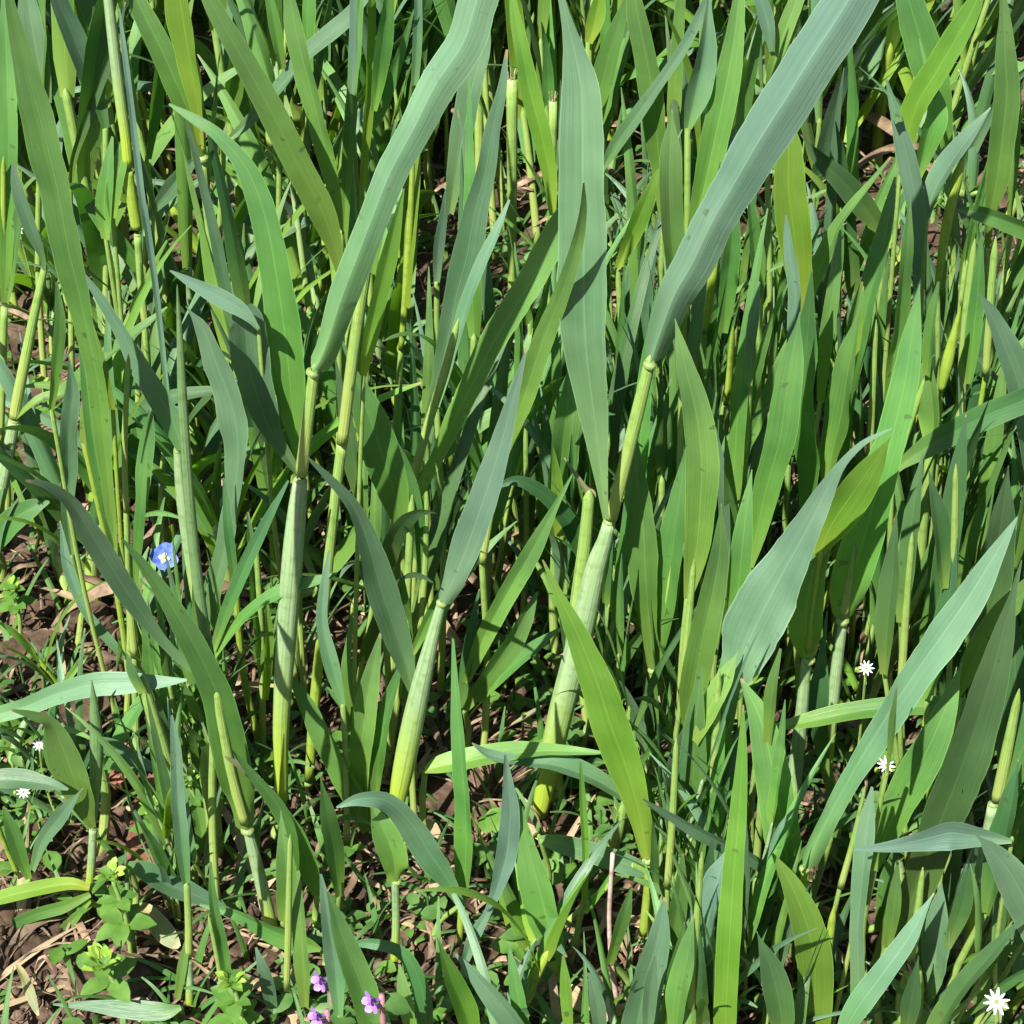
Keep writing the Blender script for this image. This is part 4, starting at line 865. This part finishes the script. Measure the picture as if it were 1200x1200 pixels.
def nettle(px, py, R, label, n):
    y = gy(R); top = onplane(px, py, y); base = Vector((top.x, y, 0)); t = top-base
    r = empty('purple_flower', base, label, 'flower', 'purple lipped flowers at the bottom edge')
    thin(r, 'stem', M['mauve'], [Vector((0, 0, -.003)), t*.5, t], .0014, .001)
    for k in range(n):
        a = 2.2+k*1.5; d = Vector((math.cos(a), -abs(math.sin(a)), .5)).normalized(); c = t+Vector((0, 0, -.005+.0025*k))
        thin(r, 'flower_tube', M['violet'], [c, c+d*.003, c+d*.005+Vector((0, 0, .0015))], .0006, .0011)
        petals(r, 'petal', M['violet'], c+d*.005+Vector((0, 0, .0015)), d, 3, .0030, .0028, .5, k)
    for k in range(5): ovalpart(r, 'leaf', M['weeddark'], t*(.95-.14*k), k*2.1, .010, .009, -.2)
nettle(386, 1142, 1240, 'purple lipped flower near the bottom edge, upper of the pair', 2)
nettle(383, 1184, 1290, 'purple lipped flower cut close to the bottom edge below its twin', 2)
nettle(447, 1166, 1330, 'darker purple flower half hidden behind the bottom leaf', 2)

def weed(px, py, R, s, label, leaves=6, whorl=3):
    y = gy(R); top = onplane(px, py, y); base = Vector((top.x+rr.uniform(-.004, .004), y, 0)); t = top-base
    r = empty('leafy_weed', base, label, 'weed', 'small bright weeds on the soil')
    thin(r, 'stem', M['s'], [Vector((0, 0, -.003)), t*.5+Vector((.002, 0, 0)), t], .0011, .0008)
    for q in range(whorl):
        c = t*(1-.27*q)
        for k in range(leaves):
            a = k*6.28/leaves+q*.6+rr.uniform(-.25, .25); L = s*rr.uniform(.8, 1.15)*(.55+.25*q)
            ovalpart(r, 'leaf', M['weed'], c, a, L, L*.6, rr.uniform(.1, .6)-.1*q, rr.uniform(-.2, .2))
    for k in range(16):
        a = rr.uniform(0, 6.28); L = s*rr.uniform(.3, .5)
        ovalpart(r, 'bud', M['bud'], t+Vector((math.cos(a), math.sin(a), rr.uniform(-1, 1)))*s*.13, a, L, L*.5, rr.uniform(.3, 1.3), rr.uniform(-.4, .4))
weed(180, 945, 1030, .013, 'bright weed head against the fired clay shard', 5, 2)
weed(130, 1025, 1130, .012, 'yellowish budding weed just right of the grassy tuft', 5, 3)
weed(122, 1130, 1200, .017, 'weed with large oval leaves on bare soil, bottom left', 4, 2)
weed(272, 1150, 1230, .012, 'budding weed at the bottom edge under the level leaf', 6, 3)
weed(14, 690, 760, .012, 'leafy weed at the left edge beside bare soil', 6, 2)
weed(50, 450, 560, .010, 'round budding weed above the level blade at left', 6, 2)
weed(222, 915, 1000, .010, 'small weed tuft behind the slender collared plant', 5, 2)
weed(715, 765, 850, .012, 'weed with round leaf behind the clean green blade', 4, 2)

# ------------------------------------------------------------------ debris one can point to
def shard(px, py, w_, h_, label, m, name='clay_shard', cat='clay shard', th=.006, seed=0):
    p = onground(px, py, .003); r = empty(name, p, label, cat); q = random.Random(seed)
    s = pxsize(p); n = 9; bm = bmesh.new(); ring = []
    for i in range(n):
        a = 6.283*i/n+q.uniform(-.2, .2); k = q.uniform(.75, 1.1)
        ring.append((math.cos(a)*w_*s/2*k, math.sin(a)*h_*s/2*k/math.sin(PITCH)))
    v0 = [bm.verts.new((x, y, -th*.6)) for x, y in ring]; v1 = [bm.verts.new((x*.96, y*.96, th*.5+q.uniform(-.001, .001))) for x, y in ring]
    bm.faces.new(v1); bm.faces.new(v0[::-1])
    for i in range(n): bm.faces.new((v0[i], v0[(i+1) % n], v1[(i+1) % n], v1[i]))
    bmesh.ops.bevel(bm, geom=list(bm.edges), offset=th*.15, segments=2, affect='EDGES')
    me = bpy.data.meshes.new(name); bm.to_mesh(me); bm.free(); me.materials.append(m)
    o = bpy.data.objects.new('body', me); C.objects.link(o); o.parent = r; r.rotation_euler = (q.uniform(.05, .3), q.uniform(-.2, .2), 0)
shard(180, 975, 74, 110, 'reddish fired clay shard behind the bright weed head', M['clay'], seed=3, th=.012)
shard(138, 900, 50, 40, 'smaller red clay shard above the other one', M['clay'], seed=5, th=.010)
shard(105, 835, 85, 50, 'flat pale brown clod under the long level leaf', M['soil'], name='earth_clod', cat='clod', seed=8, th=.016)
shard(40, 770, 90, 50, 'brown clod by the left edge on open soil', M['soil'], name='earth_clod', cat='clod', seed=9, th=.014)
shard(110, 730, 70, 36, 'low brown clod above the long level leaf', M['soil'], name='earth_clod', cat='clod', seed=10, th=.012)
shard(135, 1150, 120, 50, 'crumbly pale clod in front of the large-leaved weed', M['soil'], name='earth_clod', cat='clod', seed=11, th=.012)
shard(443, 418, 26, 26, 'small brown stone seen between stems left of centre', M['stone'], name='stone', cat='stone', seed=12, th=.01)
def dead(pts, wd, label, m='straw', name='dead_leaf', z=.006):
    P = [onground(x, y, z+.002*i % .005) for i, (x, y) in enumerate(pts)]; base = P[0].copy(); base.z = 0
    cs = catmull([p-base for p in P], 14); n = len(cs); s = pxsize(P[0])
    ss = []
    for i in range(n):
        T = (cs[min(i+1, n-1)]-cs[max(i-1, 0)]).normalized(); S = T.cross(Vector((0, 0, 1))).normalized(); a = .5*math.sin(i*.4); ss.append(S*math.cos(a)+Vector((0, 0, 1))*math.sin(a))
    v, f, u = ribbon_data(cs, [wd*.75*s*(1-abs(2*i/(n-1)-1)**3*.8) for i in range(n)], ss, .4, .12, wd, 4)
    o = link(name, v, f, u, M[m]); o.location = base; o['label'] = label; o['category'] = 'dead leaf'
dead([(34, 686), (60, 692), (98, 704)], 13, 'thick dry straw piece on the soil at left')
dead([(66, 710), (70, 735), (72, 765), (80, 800)], 9, 'thin dry strip hanging down beside the straw at left')
dead([(20, 1130), (32, 1155), (45, 1190)], 16, 'yellowed leaf on soil in the bottom left corner', 'W' )
dead([(160, 1060), (185, 1085), (210, 1110)], 34, 'broad pale dead leaf beside the slender collared plant', 'W')
dead([(180, 1100), (230, 1130), (290, 1180)], 6, 'long dry stalk slanting over the litter at bottom left')
dead([(640, 1170), (665, 1165), (690, 1185)], 30, 'tan curled dead leaf at the bottom edge under the dark gap')
dead([(470, 960), (500, 965), (520, 985)], 18, 'brown dead blade in the gap behind the bowing leaf')
dead([(690, 1120), (706, 1085), (712, 1050)], 9, 'upright tan scrap beside the pale twig')
dead([(590, 640), (600, 690), (608, 730)], 9, 'reddish dry blade standing in the gap below centre')
dead([(575, 865), (600, 850), (640, 825)], 10, 'tan strap of straw behind the level leaf', 'W', z=.02)
dead([(300, 1105), (330, 1120), (352, 1160)], 12, 'brown curled strip under the level green leaf')
dead([(385, 60), (400, 85), (404, 110)], 14, 'pale dry scrap in the far litter left of the huge blade')

# pale twig, frayed stub, pinkish bud-like tips
y = gy(1180); P = [onplane(x, yy, y) for x, yy in ((722, 1170), (716, 1120), (714, 1070), (718, 1000))]
b = Vector((P[0].x, y, 0)); r = empty('dry_twig', b, 'thin pinkish white twig standing in the bottom litter', 'twig')
thin(r, 'body', M['twig'], [Vector((0, 0, -.002))]+[p-b for p in P], .0011, .0008)
def stub(px, py, R, wpx, label, lean):
    y = gy(R); b = onplane(px-lean*6, py+30, y); g0 = Vector((b.x-lean*.006, y, 0)); r = empty('frayed_stub', g0, label, 'cut stem')
    t = onplane(px, py, y); k = pxsize(t)*wpx/2
    cs = catmull([Vector((0, 0, -.003)), b-g0, t-g0], 10); v, f, u = tube_data(cs, [k*(.7+.3*i/10) for i in range(11)], 10, .8); link('stem', v, f, u, M['s'], r)
    T = (cs[-1]-cs[-2]).normalized()
    for i in range(7):
        a = i*.9; o_ = Vector((math.cos(a), math.sin(a)*.8, 0))*k*.7
        thin(r, 'torn_fibre', M['twig' if i % 2 else 'c'], [cs[-1]+o_, cs[-1]+o_*1.1+T*k*.9, cs[-1]+o_*1.5+T*k*rr.uniform(1.2, 2.4)], k*.22, k*.06)
stub(1068, 1133, 1250, 22, 'frayed pinkish cut stub in the shade at the lower right', -.8)
stub(600, 92, 420, 14, 'torn pinkish sheath tip behind the kinked upright blade', 0)
stub(648, 118, 430, 10, 'small torn tip right of the yellow-green blade at top', 0)
